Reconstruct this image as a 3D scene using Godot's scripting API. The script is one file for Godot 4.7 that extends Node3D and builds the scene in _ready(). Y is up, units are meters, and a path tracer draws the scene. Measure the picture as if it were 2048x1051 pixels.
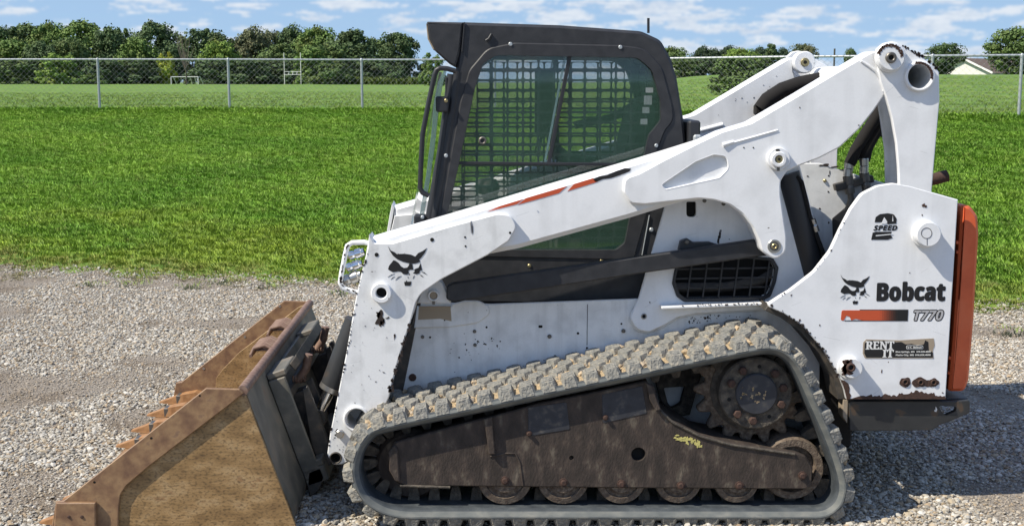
extends Node3D
# White compact track loader with a toothed bucket, parked on gravel before a grass bank, a chain link fence and a far tree line.

# ---------- measuring: where a point of the photograph lies on an upright plane at depth z ----------
const FOCAL := 2500.0
const EYE := Vector3(0, 1.787, 5.82)
const PITCH := 8.24
const YAW := 1.47
var cam_basis := Basis()

func P(px: float, py: float, z: float) -> Vector3:
	var d := cam_basis * Vector3((px - 1024.0) / FOCAL, -(py - 525.5) / FOCAL, -1.0)
	return EYE + d * ((z - EYE.z) / d.z)

func M(px: float, z: float) -> float:          # so many pixels, in metres, at depth z
	return px * (EYE.z - z) / FOCAL

# ---------- a small mesh builder: triangles are given counter-clockwise as seen from outside ----------
class MB:
	var v := PackedVector3Array()
	var n := PackedVector3Array()
	var u := PackedVector2Array()
	var c := PackedColorArray()
	var xf := Transform3D()
	var col := Color.WHITE
	func vert(p: Vector3, nn: Vector3, uv: Vector2) -> void:
		v.append(xf * p)
		n.append((xf.basis * nn).normalized())
		u.append(uv)
		c.append(col)
	func tri(a: Vector3, b: Vector3, d: Vector3, na: Vector3, nb: Vector3, nd: Vector3, ua: Vector2, ub: Vector2, ud: Vector2) -> void:
		vert(a, na, ua)
		vert(d, nd, ud)
		vert(b, nb, ub)
	func flat(a: Vector3, b: Vector3, d: Vector3) -> void:
		var nn := (b - a).cross(d - a).normalized()
		var q := absf(nn.x) > absf(nn.y) and absf(nn.x) > absf(nn.z)
		var w := absf(nn.y) > absf(nn.z)
		var f := func(p: Vector3) -> Vector2: return Vector2(p.z, p.y) if q else (Vector2(p.x, p.z) if w else Vector2(p.x, p.y))
		tri(a, b, d, nn, nn, nn, f.call(a), f.call(b), f.call(d))
	func quad(a: Vector3, b: Vector3, d: Vector3, e: Vector3) -> void:
		flat(a, b, d)
		flat(a, d, e)
	func quadn(a: Vector3, b: Vector3, d: Vector3, e: Vector3, na: Vector3, nb: Vector3, nd: Vector3, ne: Vector3, ua := Vector2.ZERO, ub := Vector2.RIGHT, ud := Vector2.ONE, ue := Vector2.DOWN) -> void:
		tri(a, b, d, na, nb, nd, ua, ub, ud)
		tri(a, d, e, na, nd, ne, ua, ud, ue)
	func box(ce: Vector3, s: Vector3, bev := 0.0) -> void:
		var h := s * 0.5
		var b := minf(bev, minf(h.x, minf(h.y, h.z)) * 0.6)
		for ax in 3:
			for sg in [-1.0, 1.0]:
				var i := (ax + 1) % 3
				var j := (ax + 2) % 3
				var q := []
				for k in 4:
					var p := Vector3()
					p[ax] = sg * h[ax]
					p[i] = (h[i] - b) * (1.0 if k == 1 or k == 2 else -1.0)
					p[j] = (h[j] - b) * (1.0 if k >= 2 else -1.0)
					q.append(ce + p)
				if sg > 0: quad(q[0], q[1], q[2], q[3])
				else: quad(q[3], q[2], q[1], q[0])
		if b <= 0.0: return
		for ax in 3:                                    # chamfers
			var i := (ax + 1) % 3
			var j := (ax + 2) % 3
			for si in [-1.0, 1.0]:
				for sj in [-1.0, 1.0]:
					var p := [Vector3(), Vector3(), Vector3(), Vector3()]
					for k in 4:
						var w := Vector3()
						w[ax] = (h[ax] - b) * (1.0 if k == 1 or k == 2 else -1.0)
						w[i] = si * (h[i] if k < 2 else h[i] - b)
						w[j] = sj * (h[j] - b if k < 2 else h[j])
						p[k] = ce + w
					if si * sj > 0: quad(p[3], p[2], p[1], p[0])
					else: quad(p[0], p[1], p[2], p[3])
		for sx in [-1.0, 1.0]:
			for sy in [-1.0, 1.0]:
				for sz in [-1.0, 1.0]:
					var a := ce + Vector3(sx * h.x, sy * (h.y - b), sz * (h.z - b))
					var d := ce + Vector3(sx * (h.x - b), sy * h.y, sz * (h.z - b))
					var e := ce + Vector3(sx * (h.x - b), sy * (h.y - b), sz * h.z)
					if sx * sy * sz > 0: flat(a, d, e)
					else: flat(a, e, d)
	func lathe(ce: Vector3, prof: Array, seg := 32) -> void:   # prof: [r, z] pairs in order from the back rim to the front centre; axis +z
		for k in prof.size() - 1:
			var r0: float = prof[k][0]
			var z0: float = prof[k][1]
			var r1: float = prof[k + 1][0]
			var z1: float = prof[k + 1][1]
			var t := Vector2(z1 - z0, r0 - r1).normalized()    # (radial, z) normal
			for i in seg:
				var a0 := TAU * i / seg
				var a1 := TAU * (i + 1) / seg
				var d0 := Vector3(cos(a0), sin(a0), 0)
				var d1 := Vector3(cos(a1), sin(a1), 0)
				var n0 := d0 * t.x + Vector3(0, 0, t.y)
				var n1 := d1 * t.x + Vector3(0, 0, t.y)
				var L := Vector3(0, 0, 1)
				var A := ce + d0 * r0 + L * z0
				var B := ce + d1 * r0 + L * z0
				var C := ce + d1 * r1 + L * z1
				var D := ce + d0 * r1 + L * z1
				var sc := 0.5
				tri(A, B, C, n0, n1, n1, Vector2(A.x, A.y), Vector2(B.x, B.y) , Vector2(C.x, C.y))
				tri(A, C, D, n0, n1, n0, Vector2(A.x, A.y), Vector2(C.x, C.y), Vector2(D.x, D.y))
	func tube(pts: Array, r: float, seg := 10, r_end := -1.0, caps := true) -> void:
		var m := pts.size()
		var ref := Vector3.UP
		var rings := []
		var nor := []
		var dist := 0.0
		for k in m:
			var a: Vector3 = pts[maxi(k - 1, 0)]
			var b: Vector3 = pts[mini(k + 1, m - 1)]
			var t := (b - a).normalized()
			if k == 0:
				ref = Vector3.UP if absf(t.y) < 0.9 else Vector3.RIGHT
			var s := t.cross(ref).normalized()
			ref = s.cross(t).normalized()
			var rr := r if r_end < 0 else lerpf(r, r_end, float(k) / (m - 1))
			if k > 0 and k < m - 1:                       # keep the bore at bends
				var ba: Vector3 = (pts[k] - pts[k - 1]).normalized()
				rr /= maxf(0.6, ba.dot(t))
			var ring := []
			var nn := []
			for i in seg:
				var an := TAU * i / seg
				var d := s * cos(an) + ref * sin(an)
				ring.append(pts[k] + d * rr)
				nn.append(d)
			rings.append(ring)
			nor.append(nn)
		for k in m - 1:
			var ln: float = (pts[k + 1] - pts[k]).length()
			for i in seg:
				var j := (i + 1) % seg
				quadn(rings[k][j], rings[k][i], rings[k + 1][i], rings[k + 1][j], nor[k][j], nor[k][i], nor[k + 1][i], nor[k + 1][j],
					Vector2(float(i + 1) / seg * r * 6, dist), Vector2(float(i) / seg * r * 6, dist), Vector2(float(i) / seg * r * 6, dist + ln), Vector2(float(i + 1) / seg * r * 6, dist + ln))
			dist += ln
		if caps:
			for i in range(1, seg - 1):
				flat(rings[0][0], rings[0][i], rings[0][i + 1])
				flat(rings[m - 1][0], rings[m - 1][i + 1], rings[m - 1][i])
	func mesh(colors := false) -> ArrayMesh:
		var a := []
		a.resize(Mesh.ARRAY_MAX)
		a[Mesh.ARRAY_VERTEX] = v
		a[Mesh.ARRAY_NORMAL] = n
		a[Mesh.ARRAY_TEX_UV] = u
		if colors: a[Mesh.ARRAY_COLOR] = c
		var m := ArrayMesh.new()
		m.add_surface_from_arrays(Mesh.PRIMITIVE_TRIANGLES, a)
		return m

# ---------- outlines ----------
func rounded(pts: Array) -> PackedVector2Array:     # [x, y] or [x, y, corner radius], in pixels
	var out := PackedVector2Array()
	var m := pts.size()
	for i in m:
		var p := Vector2(pts[i][0], pts[i][1])
		if pts[i].size() < 3:
			out.append(p)
			continue
		var a := Vector2(pts[(i + m - 1) % m][0], pts[(i + m - 1) % m][1])
		var b := Vector2(pts[(i + 1) % m][0], pts[(i + 1) % m][1])
		var da := (a - p).normalized()
		var db := (b - p).normalized()
		var half := acos(clampf(da.dot(db), -1, 1)) / 2.0
		var cut: float = minf(pts[i][2] / maxf(tan(half), 0.05), minf((a - p).length(), (b - p).length()) * 0.49)
		var s := p + da * cut
		var e := p + db * cut
		for k in 7:
			var t := k / 6.0
			out.append(s.lerp(p, t).lerp(p.lerp(e, t), t))
	return out

func smooth(pts: Array, steps := 4, closed := true) -> PackedVector2Array:
	var out := PackedVector2Array()
	var m := pts.size()
	for i in (m if closed else m - 1):
		var q := []
		for k in 4:
			var j: int = (i + k - 1 + m) % m if closed else clampi(i + k - 1, 0, m - 1)
			q.append(Vector2(pts[j][0], pts[j][1]))
		for s in steps:
			out.append(q[1].cubic_interpolate(q[2], q[0], q[3], float(s) / steps))
	if not closed: out.append(Vector2(pts[m - 1][0], pts[m - 1][1]))
	return out

func on(pix: PackedVector2Array, z: float) -> PackedVector2Array:
	var out := PackedVector2Array()
	for p in pix:
		var w := P(p.x, p.y, z)
		out.append(Vector2(w.x, w.y))
	return out

func W(pts: Array, z: float) -> PackedVector2Array: return on(rounded(pts), z)

func circle(c: Vector2, r: float, seg := 24) -> PackedVector2Array:
	var out := PackedVector2Array()
	for i in seg: out.append(c + Vector2(cos(TAU * i / seg), sin(TAU * i / seg)) * r)
	return out

func area(p: PackedVector2Array) -> float:
	var a := 0.0
	for i in p.size(): a += p[i].cross(p[(i + 1) % p.size()])
	return a * 0.5

func ccw(p: PackedVector2Array) -> PackedVector2Array:
	var q := PackedVector2Array()
	for i in p.size():
		if p[i].distance_to(p[(i + 1) % p.size()]) > 0.0004: q.append(p[i])
	if area(q) < 0: q.reverse()
	return q

func inset(p: PackedVector2Array, b: float) -> PackedVector2Array:
	var out := PackedVector2Array()
	var m := p.size()
	for i in m:
		var d0 := (p[i] - p[(i + m - 1) % m]).normalized()
		var d1 := (p[(i + 1) % m] - p[i]).normalized()
		var n0 := Vector2(-d0.y, d0.x)
		var n1 := Vector2(-d1.y, d1.x)
		var s := (n0 + n1)
		var k := s.length_squared() / 2.0
		out.append(p[i] + (s / maxf(k, 0.35)) * b)
	return out

func with_holes(poly: PackedVector2Array, holes: Array) -> PackedVector2Array:
	var p := poly.duplicate()
	var hs := holes.duplicate()
	hs.sort_custom(func(a, b):
		var ax := -1e9
		var bx := -1e9
		for q in a: ax = maxf(ax, q.x)
		for q in b: bx = maxf(bx, q.x)
		return ax > bx)
	for h0 in hs:
		var h: PackedVector2Array = h0.duplicate()
		if area(h) > 0: h.reverse()
		var best := 1e9
		var bi := 0
		var bj := 0
		for i in p.size():
			for j in h.size():
				var d := p[i].distance_to(h[j])
				if d < best:
					var hit := false
					for k in poly.size():
						if Geometry2D.segment_intersects_segment(p[i].lerp(h[j], 0.001), h[j], poly[k], poly[(k + 1) % poly.size()]) != null: hit = true
					if not hit:
						best = d
						bi = i
						bj = j
		var q := PackedVector2Array()
		for i in bi + 1: q.append(p[i])
		for j in h.size() + 1: q.append(h[(bj + j) % h.size()])
		for i in range(bi, p.size()): q.append(p[i])
		p = q
	return p

func ears(p: PackedVector2Array) -> PackedInt32Array:      # ear clipping that bears the cuts made for holes
	var idx := []
	for i in p.size(): idx.append(i)
	var out := PackedInt32Array()
	var from := 0
	while idx.size() > 3:
		var m := idx.size()
		var cut := -1
		var worst := -1e9
		var spare := 0
		for k in m:
			var i := (from + k) % m
			var a := p[idx[(i + m - 1) % m]]
			var b := p[idx[i]]
			var c := p[idx[(i + 1) % m]]
			var cr := (b - a).cross(c - b)
			if cr > worst:
				worst = cr
				spare = i
			if cr < 1e-12:
				if absf(cr) <= 1e-12 and (b - a).dot(c - b) >= 0:
					cut = i
					break
				continue
			var clear := true
			for j in m:
				var q := p[idx[j]]
				if q == a or q == b or q == c: continue
				if (b - a).cross(q - a) >= -1e-12 and (c - b).cross(q - b) >= -1e-12 and (a - c).cross(q - c) >= -1e-12:
					clear = false
					break
			if clear:
				cut = i
				break
		if cut < 0: cut = spare
		out.append_array([idx[(cut + m - 1) % m], idx[cut], idx[(cut + 1) % m]])
		idx.remove_at(cut)
		from = cut
	if idx.size() == 3: out.append_array(idx)
	return out

func extrude_into(mb: MB, poly0: PackedVector2Array, za: float, zb: float, bev := 0.004, holes := []) -> void:
	var poly := ccw(poly0)
	var z0 := minf(za, zb)
	var z1 := maxf(za, zb)
	var b := minf(bev, (z1 - z0) * 0.45)
	var inn := inset(poly, b) if b > 0 else poly
	var cap := with_holes(inn, holes) if holes.size() else inn
	var tris := Geometry2D.triangulate_polygon(cap) if holes.is_empty() else PackedInt32Array()
	if tris.is_empty(): tris = ears(cap)
	for k in range(0, tris.size(), 3):
		var a := cap[tris[k]]
		var q := cap[tris[k + 1]]
		var r := cap[tris[k + 2]]
		if (q - a).cross(r - a) < 0:
			var s := q
			q = r
			r = s
		mb.tri(Vector3(a.x, a.y, z1), Vector3(q.x, q.y, z1), Vector3(r.x, r.y, z1), Vector3.BACK, Vector3.BACK, Vector3.BACK, a, q, r)
		mb.tri(Vector3(a.x, a.y, z0), Vector3(r.x, r.y, z0), Vector3(q.x, q.y, z0), Vector3.FORWARD, Vector3.FORWARD, Vector3.FORWARD, a, r, q)
	for li in holes.size() + 1:
		var ring := poly
		var ri := inn
		var bb := b
		if li > 0:
			ring = ccw(holes[li - 1])
			ring.reverse()
			ri = ring
			bb = 0.0
		var m := ring.size()
		var en := []
		for i in m:
			var d := (ring[(i + 1) % m] - ring[i]).normalized()
			en.append(Vector2(d.y, -d.x))
		var dist := 0.0
		for i in m:
			var j := (i + 1) % m
			var e: Vector2 = en[i]
			var ep: Vector2 = en[(i + m - 1) % m]
			var ex: Vector2 = en[j]
			var na: Vector2 = (e + ep).normalized() if e.dot(ep) > 0.8 else e
			var nb: Vector2 = (e + ex).normalized() if e.dot(ex) > 0.8 else e
			var A := ring[i]
			var B := ring[j]
			var ln := A.distance_to(B)
			var n3a := Vector3(na.x, na.y, 0)
			var n3b := Vector3(nb.x, nb.y, 0)
			mb.quadn(Vector3(A.x, A.y, z0 + bb), Vector3(B.x, B.y, z0 + bb), Vector3(B.x, B.y, z1 - bb), Vector3(A.x, A.y, z1 - bb), n3a, n3b, n3b, n3a,
				Vector2(dist, z0), Vector2(dist + ln, z0), Vector2(dist + ln, z1), Vector2(dist, z1))
			if bb > 0:
				var C := ri[i]
				var D := ri[j]
				var fa := (n3a + Vector3.BACK).normalized()
				var fb := (n3b + Vector3.BACK).normalized()
				mb.quadn(Vector3(A.x, A.y, z1 - bb), Vector3(B.x, B.y, z1 - bb), Vector3(D.x, D.y, z1), Vector3(C.x, C.y, z1), fa, fb, fb, fa,
					Vector2(dist, z1), Vector2(dist + ln, z1), Vector2(dist + ln, z1 + bb), Vector2(dist, z1 + bb))
				fa = (n3a + Vector3.FORWARD).normalized()
				fb = (n3b + Vector3.FORWARD).normalized()
				mb.quadn(Vector3(C.x, C.y, z0), Vector3(D.x, D.y, z0), Vector3(B.x, B.y, z0 + bb), Vector3(A.x, A.y, z0 + bb), fa, fb, fb, fa)
			dist += ln

# ---------- nodes ----------
var used := {}
func numbered(called: String) -> String:
	var k: int = used.get(called, 0)
	used[called] = k + 1
	return called if k == 0 else "%s_%03d" % [called, k]

func thing(called: String, label: String, category: String, at := Vector3.ZERO, group := "") -> Node3D:
	var o := Node3D.new()
	o.name = numbered(called)
	add_child(o)
	o.position = at
	tag(o, label, category, group)
	return o

func tag(o: Node, label: String, category := "", group := "", kind := "") -> void:
	if label: o.set_meta("label", label)
	if category: o.set_meta("category", category)
	if group: o.set_meta("group", group)
	if kind: o.set_meta("kind", kind)

func sub(called: String, parent: Node) -> Node3D:      # a part that is made of several meshes
	var o := Node3D.new()
	o.name = called
	parent.add_child(o, true)
	return o

func obj(called: String, m, material: Material, parent: Node = self, colors := false) -> MeshInstance3D:
	var o := MeshInstance3D.new()
	o.name = called if parent != self else numbered(called)
	o.mesh = m.mesh(colors) if m is MB else m
	o.material_override = material
	parent.add_child(o, true)
	return o

func extr(called: String, poly: PackedVector2Array, za: float, zb: float, material: Material, parent: Node, bev := 0.004, holes := []) -> MeshInstance3D:
	var mb := MB.new()
	extrude_into(mb, poly, za, zb, bev, holes)
	return obj(called, mb, material, parent)

func turned(called: String, at: Vector3, prof: Array, material: Material, parent: Node, seg := 32, axis := Vector3.BACK) -> MeshInstance3D:
	var mb := MB.new()
	if axis != Vector3.BACK:
		mb.xf = Transform3D(Basis(Quaternion(Vector3.BACK, axis.normalized())), at)
		mb.lathe(Vector3.ZERO, prof, seg)
	else:
		mb.lathe(at, prof, seg)
	return obj(called, mb, material, parent)

func tube(called: String, pts: Array, r: float, material: Material, parent: Node, seg := 12) -> MeshInstance3D:
	var mb := MB.new()
	mb.tube(pts, r, seg)
	return obj(called, mb, material, parent)

func box(called: String, ce: Vector3, s: Vector3, material: Material, parent: Node, bev := 0.004) -> MeshInstance3D:
	var mb := MB.new()
	mb.box(ce, s, bev)
	return obj(called, mb, material, parent)

func bar(called: String, a: Vector3, b: Vector3, w: float, d: float, material: Material, parent: Node, bev := 0.004) -> MeshInstance3D:   # a flat bar from a to b, w in the xy plane, d along z
	var mb := MB.new()
	var x := (b - a).normalized()
	var y := Vector3.BACK.cross(x).normalized()
	mb.xf = Transform3D(Basis(x, y, x.cross(y)), (a + b) / 2)
	mb.box(Vector3.ZERO, Vector3((b - a).length(), w, d), bev)
	return obj(called, mb, material, parent)

# ---------- materials ----------
func lin(r: float, g: float, b: float, a := 1.0) -> Color:
	var c := Color(r, g, b).linear_to_srgb()
	c.a = a
	return c

func mat(c: Color, rough := 0.6, metal := 0.0) -> StandardMaterial3D:
	var m := StandardMaterial3D.new()
	m.albedo_color = c
	m.roughness = rough
	m.metallic = metal
	return m

func noise(freq: float, oct := 4, sd := 1, kind := FastNoiseLite.TYPE_SIMPLEX_SMOOTH) -> FastNoiseLite:
	var n := FastNoiseLite.new()
	n.noise_type = kind
	n.frequency = freq
	n.fractal_octaves = oct
	n.seed = sd
	return n

func ntex(freq: float, stops: Array, oct := 4, sd := 1, size := 512, kind := FastNoiseLite.TYPE_SIMPLEX_SMOOTH) -> NoiseTexture2D:   # stops: [offset, linear colour] pairs
	var t := NoiseTexture2D.new()
	t.width = size
	t.height = size
	t.seamless = true
	t.noise = noise(freq, oct, sd, kind)
	var g := Gradient.new()
	var offs := PackedFloat32Array()
	var cols := PackedColorArray()
	for s in stops:
		offs.append(s[0])
		cols.append(lin(s[1][0], s[1][1], s[1][2]))
	g.offsets = offs
	g.colors = cols
	t.color_ramp = g
	return t

func htex(freq: float, oct := 4, sd := 1, size := 512, kind := FastNoiseLite.TYPE_SIMPLEX_SMOOTH) -> NoiseTexture2D:
	var t := NoiseTexture2D.new()
	t.width = size
	t.height = size
	t.seamless = true
	t.noise = noise(freq, oct, sd, kind)
	return t

func tmat(t: Texture2D, scale: Vector3, rough := 0.7, metal := 0.0, tri := true) -> StandardMaterial3D:
	var m := mat(Color.WHITE, rough, metal)
	m.albedo_texture = t
	m.uv1_scale = scale
	m.uv1_triplanar = tri
	m.uv1_world_triplanar = tri
	return m

func relief(m: StandardMaterial3D, t: Texture2D, cm: float) -> StandardMaterial3D:
	m.heightmap_enabled = true
	m.heightmap_texture = t
	m.heightmap_scale = cm
	return m

func paint_image(size: int, base: Array, sd: int, chips: int, grime: float, dark: Array) -> ImageTexture:    # paint with faint dirt, fine scratches and small chips
	var rng := RandomNumberGenerator.new()
	rng.seed = sd
	var n1 := noise(0.006, 5, sd).get_seamless_image(size, size).get_data()
	var n2 := noise(0.09, 3, sd + 7).get_seamless_image(size, size).get_data()
	var n3 := noise(0.012, 4, sd + 11).get_seamless_image(size, 64)
	n3.resize(size, size, Image.INTERPOLATE_CUBIC)                       # drawn out downwards: run-off streaks
	var streak := n3.get_data()
	var data := PackedByteArray()
	data.resize(size * size * 3)
	for i in size * size:
		var f := 1.0 - grime * clampf((n1[i] - 110) / 120.0, 0, 1) - grime * 0.35 * (n2[i] / 255.0) - grime * 0.6 * clampf((streak[i] - 140) / 80.0, 0, 1)
		data[i * 3] = int(clampf(base[0] * f, 0, 255))
		data[i * 3 + 1] = int(clampf(base[1] * (f - grime * 0.03), 0, 255))
		data[i * 3 + 2] = int(clampf(base[2] * (f - grime * 0.10), 0, 255))
	for k in chips:
		var cx := rng.randi() % size
		var cy := rng.randi() % size
		var r := 0.6 + pow(rng.randf(), 3.0) * 3.4
		var st := rng.randf_range(0.6, 1.6)
		for y in range(-5, 6):
			for x in range(-7, 8):
				var q := Vector2(x / st, y * st)
				if q.length() < r * (0.75 + 0.5 * rng.randf()):
					var i := (((cy + y + size) % size) * size + (cx + x + size) % size) * 3
					for ch in 3: data[i + ch] = dark[ch]
	for k in 26:                                              # hairline scratches
		var p := Vector2(rng.randf() * size, rng.randf() * size)
		var d := Vector2.from_angle(rng.randf_range(-0.7, 0.7)) 
		for s in rng.randi_range(10, 60):
			var i := ((int(p.y) + size) % size * size + (int(p.x) + size) % size) * 3
			for ch in 3: data[i + ch] = int(data[i + ch] * 0.86)
			p += d
	return ImageTexture.create_from_image(Image.create_from_data(size, size, false, Image.FORMAT_RGB8, data))

func scraped(size: int) -> ImageTexture:       # fine scrape marks drawn out sideways, with darker pits
	var n1 := noise(0.11, 5, 85).get_seamless_image(48, size)
	n1.resize(size, size, Image.INTERPOLATE_CUBIC)
	var a := n1.get_data()
	var b := noise(0.10, 4, 87).get_seamless_image(size, size).get_data()
	var data := PackedByteArray()
	data.resize(size * size * 3)
	for i in size * size:
		var f := 0.93 + 0.07 * clampf((a[i] - 70) / 110.0, 0, 1)
		f *= 0.74 + 0.26 * clampf((b[i] - 50) / 70.0, 0, 1)
		for ch in 3: data[i * 3 + ch] = int(255 * clampf(f, 0, 1))
	return ImageTexture.create_from_image(Image.create_from_data(size, size, false, Image.FORMAT_RGB8, data))

var K := {}        # the materials
func materials() -> void:
	var chip := [46, 30, 24]
	K.white = tmat(paint_image(1024, [233, 235, 238], 3, 5, 0.05, chip), Vector3(0.8, 0.8, 0.8), 0.42)
	K.white_worn = tmat(paint_image(1024, [231, 233, 235], 9, 34, 0.085, chip), Vector3(1.1, 1.1, 1.1), 0.48)
	for k in ["white", "white_worn"]:
		K[k].clearcoat_enabled = true
		K[k].clearcoat = 0.25
		K[k].clearcoat_roughness = 0.3
	K.black = tmat(ntex(0.02, [[0.0, [0.016, 0.017, 0.020]], [0.6, [0.026, 0.027, 0.031]], [1.0, [0.036, 0.036, 0.039]]], 5, 5), Vector3(1.3, 1.3, 1.3), 0.55)
	relief(K.black, htex(0.25, 2, 6), 0.03)
	K.black_trim = mat(lin(0.020, 0.021, 0.025), 0.45)
	K.dark = mat(lin(0.010, 0.010, 0.011), 0.8)
	K.hole = mat(lin(0.006, 0.006, 0.006), 0.9)
	K.bumper = tmat(ntex(0.012, [[0.0, [0.02, 0.021, 0.022]], [0.72, [0.032, 0.033, 0.034]], [0.8, [0.07, 0.05, 0.035]], [1.0, [0.09, 0.055, 0.035]]], 5, 15), Vector3(1.2, 1.2, 1.2), 0.5)
	K.orange = tmat(ntex(0.011, [[0.0, [0.60, 0.105, 0.034]], [0.55, [0.70, 0.130, 0.042]], [0.85, [0.72, 0.155, 0.058]], [1.0, [0.60, 0.15, 0.07]]], 5, 21), Vector3(1.0, 1.0, 1.0), 0.45)
	K.rust = tmat(ntex(0.05, [[0.0, [0.030, 0.017, 0.013]], [0.5, [0.060, 0.032, 0.024]], [1.0, [0.10, 0.05, 0.03]]], 4, 31), Vector3(3, 3, 3), 0.85)
	K.chip = mat(lin(0.028, 0.018, 0.015), 0.8)
	K.ink = mat(lin(0.010, 0.010, 0.011), 0.5)
	K.red_ink = mat(lin(0.52, 0.085, 0.030), 0.4)
	K.dark_red_ink = mat(lin(0.12, 0.016, 0.010), 0.4)
	K.grey_ink = mat(lin(0.42, 0.42, 0.43), 0.5)
	K.white_ink = mat(lin(0.74, 0.74, 0.72), 0.5)
	K.tan_ink = mat(lin(0.33, 0.27, 0.20), 0.7)
	K.steel = mat(lin(0.45, 0.44, 0.42), 0.32, 0.9)
	K.chrome = mat(lin(0.75, 0.76, 0.78), 0.12, 1.0)
	K.brass = mat(lin(0.36, 0.30, 0.16), 0.4, 0.8)
	K.dull_steel = mat(lin(0.16, 0.15, 0.135), 0.5, 0.7)
	K.hose = mat(lin(0.008, 0.007, 0.007), 0.92)
	K.brown_frame = tmat(ntex(0.010, [[0.0, [0.024, 0.018, 0.014]], [0.45, [0.042, 0.031, 0.025]], [0.66, [0.058, 0.042, 0.033]], [0.82, [0.10, 0.082, 0.062]], [1.0, [0.16, 0.13, 0.10]]], 6, 41, 1024), Vector3(1.5, 0.7, 1.0), 0.75)
	relief(K.brown_frame, htex(0.12, 4, 44), 0.12)
	K.muddy = tmat(ntex(0.02, [[0.0, [0.035, 0.030, 0.025]], [0.5, [0.075, 0.064, 0.052]], [1.0, [0.16, 0.135, 0.10]]], 5, 43), Vector3(2.2, 2.2, 2.2), 0.85)
	relief(K.muddy, htex(0.08, 4, 45), 0.25)
	K.dusty_or_lit = tmat(ntex(0.03, [[0.0, [0.060, 0.042, 0.031]], [0.4, [0.110, 0.080, 0.058]], [0.7, [0.16, 0.125, 0.092]], [1.0, [0.24, 0.19, 0.14]]], 5, 48), Vector3(2.6, 2.6, 2.6), 0.85)  # plain dust colour of the rollers, rear idler and sprocket
	relief(K.dusty_or_lit, htex(0.08, 4, 49), 0.2)
	K.blue_panel = tmat(ntex(0.02, [[0.0, [0.022, 0.024, 0.030]], [0.6, [0.034, 0.037, 0.046]], [0.8, [0.08, 0.075, 0.07]], [1.0, [0.16, 0.14, 0.12]]], 5, 47), Vector3(1.5, 1.5, 1.5), 0.6)
	K.rubber = tmat(ntex(0.015, [[0.0, [0.026, 0.032, 0.038]], [0.5, [0.045, 0.054, 0.062]], [0.8, [0.070, 0.080, 0.086]], [1.0, [0.12, 0.12, 0.11]]], 5, 51), Vector3(1.6, 1.6, 1.6), 0.7)  # belt side: shade beside the shoulder put into a darker rubber
	K.rubber_lit = tmat(ntex(0.02, [[0.0, [0.075, 0.085, 0.088]], [0.5, [0.125, 0.135, 0.132]], [0.8, [0.19, 0.19, 0.172]], [1.0, [0.09, 0.10, 0.105]]], 5, 53), Vector3(0.9, 2.4, 1.6), 0.8)  # belt shoulder: sunlight put into the colour as a lighter rubber
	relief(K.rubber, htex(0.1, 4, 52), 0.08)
	K.sand = tmat(ntex(0.03, [[0.0, [0.20, 0.155, 0.095]], [0.45, [0.44, 0.33, 0.195]], [0.75, [0.56, 0.43, 0.27]], [1.0, [0.25, 0.22, 0.18]]], 5, 61), Vector3(3, 3, 3), 0.95)
	relief(K.sand, htex(0.09, 4, 62), 0.8)
	K.lug = []
	for k in 4:
		var m := tmat(ntex(0.035, [[0.0, [0.10, 0.104, 0.10]], [0.4, [0.185, 0.184, 0.170]], [0.6 + 0.05 * k, [0.255, 0.243, 0.21]], [1.0, [0.43, 0.36, 0.25]]], 5, 65 + k, 256), Vector3(4, 4, 4), 0.9)
		relief(m, htex(0.07, 4, 70 + k, 256), 0.5)
		K.lug.append(m)
	K.bucket = tmat(ntex(0.006, [[0.0, [0.20, 0.118, 0.048]], [0.35, [0.28, 0.172, 0.070]], [0.6, [0.35, 0.222, 0.098]], [0.8, [0.40, 0.272, 0.135]], [1.0, [0.24, 0.130, 0.056]]], 5, 81, 1024), Vector3(1.0, 1.6, 1.0), 0.58)
	relief(K.bucket, htex(0.10, 5, 82), 0.05)
	K.bucket.detail_enabled = true
	K.bucket.detail_blend_mode = BaseMaterial3D.BLEND_MODE_MUL
	K.bucket.detail_albedo = scraped(512)
	K.bucket_strip = tmat(ntex(0.012, [[0.0, [0.13, 0.068, 0.040]], [0.4, [0.21, 0.120, 0.064]], [0.75, [0.29, 0.180, 0.092]], [1.0, [0.17, 0.10, 0.065]]], 6, 83, 1024), Vector3(1.0, 1.0, 1.0), 0.6)
	relief(K.bucket_strip, htex(0.08, 4, 84), 0.06)
	K.bucket_back = tmat(ntex(0.012, [[0.0, [0.065, 0.062, 0.052]], [0.5, [0.115, 0.110, 0.092]], [0.75, [0.17, 0.150, 0.12]], [1.0, [0.19, 0.125, 0.08]]], 5, 85), Vector3(1.1, 1.1, 1.1), 0.65)
	K.lip = tmat(ntex(0.02, [[0.0, [0.11, 0.062, 0.045]], [0.5, [0.19, 0.115, 0.085]], [1.0, [0.28, 0.20, 0.15]]], 5, 87), Vector3(2, 2, 2), 0.7)
	K.tooth = tmat(ntex(0.03, [[0.0, [0.22, 0.105, 0.040]], [0.6, [0.36, 0.185, 0.075]], [1.0, [0.30, 0.22, 0.14]]], 4, 88, 256), Vector3(3, 3, 3), 0.7)
	K.coupler = tmat(ntex(0.015, [[0.0, [0.030, 0.027, 0.024]], [0.5, [0.055, 0.049, 0.042]], [0.75, [0.085, 0.070, 0.055]], [1.0, [0.13, 0.09, 0.06]]], 5, 89), Vector3(2, 2, 2), 0.6)
	K.galv = mat(lin(0.40, 0.43, 0.45), 0.45, 0.35)
	K.wire = mat(lin(0.29, 0.31, 0.32), 0.5, 0.3)
	K.glass = mat(lin(0.06, 0.155, 0.115, 0.20), 0.03)
	K.glass.transparency = BaseMaterial3D.TRANSPARENCY_ALPHA
	K.door_glass = mat(lin(0.16, 0.26, 0.27, 0.55), 0.04)
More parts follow.
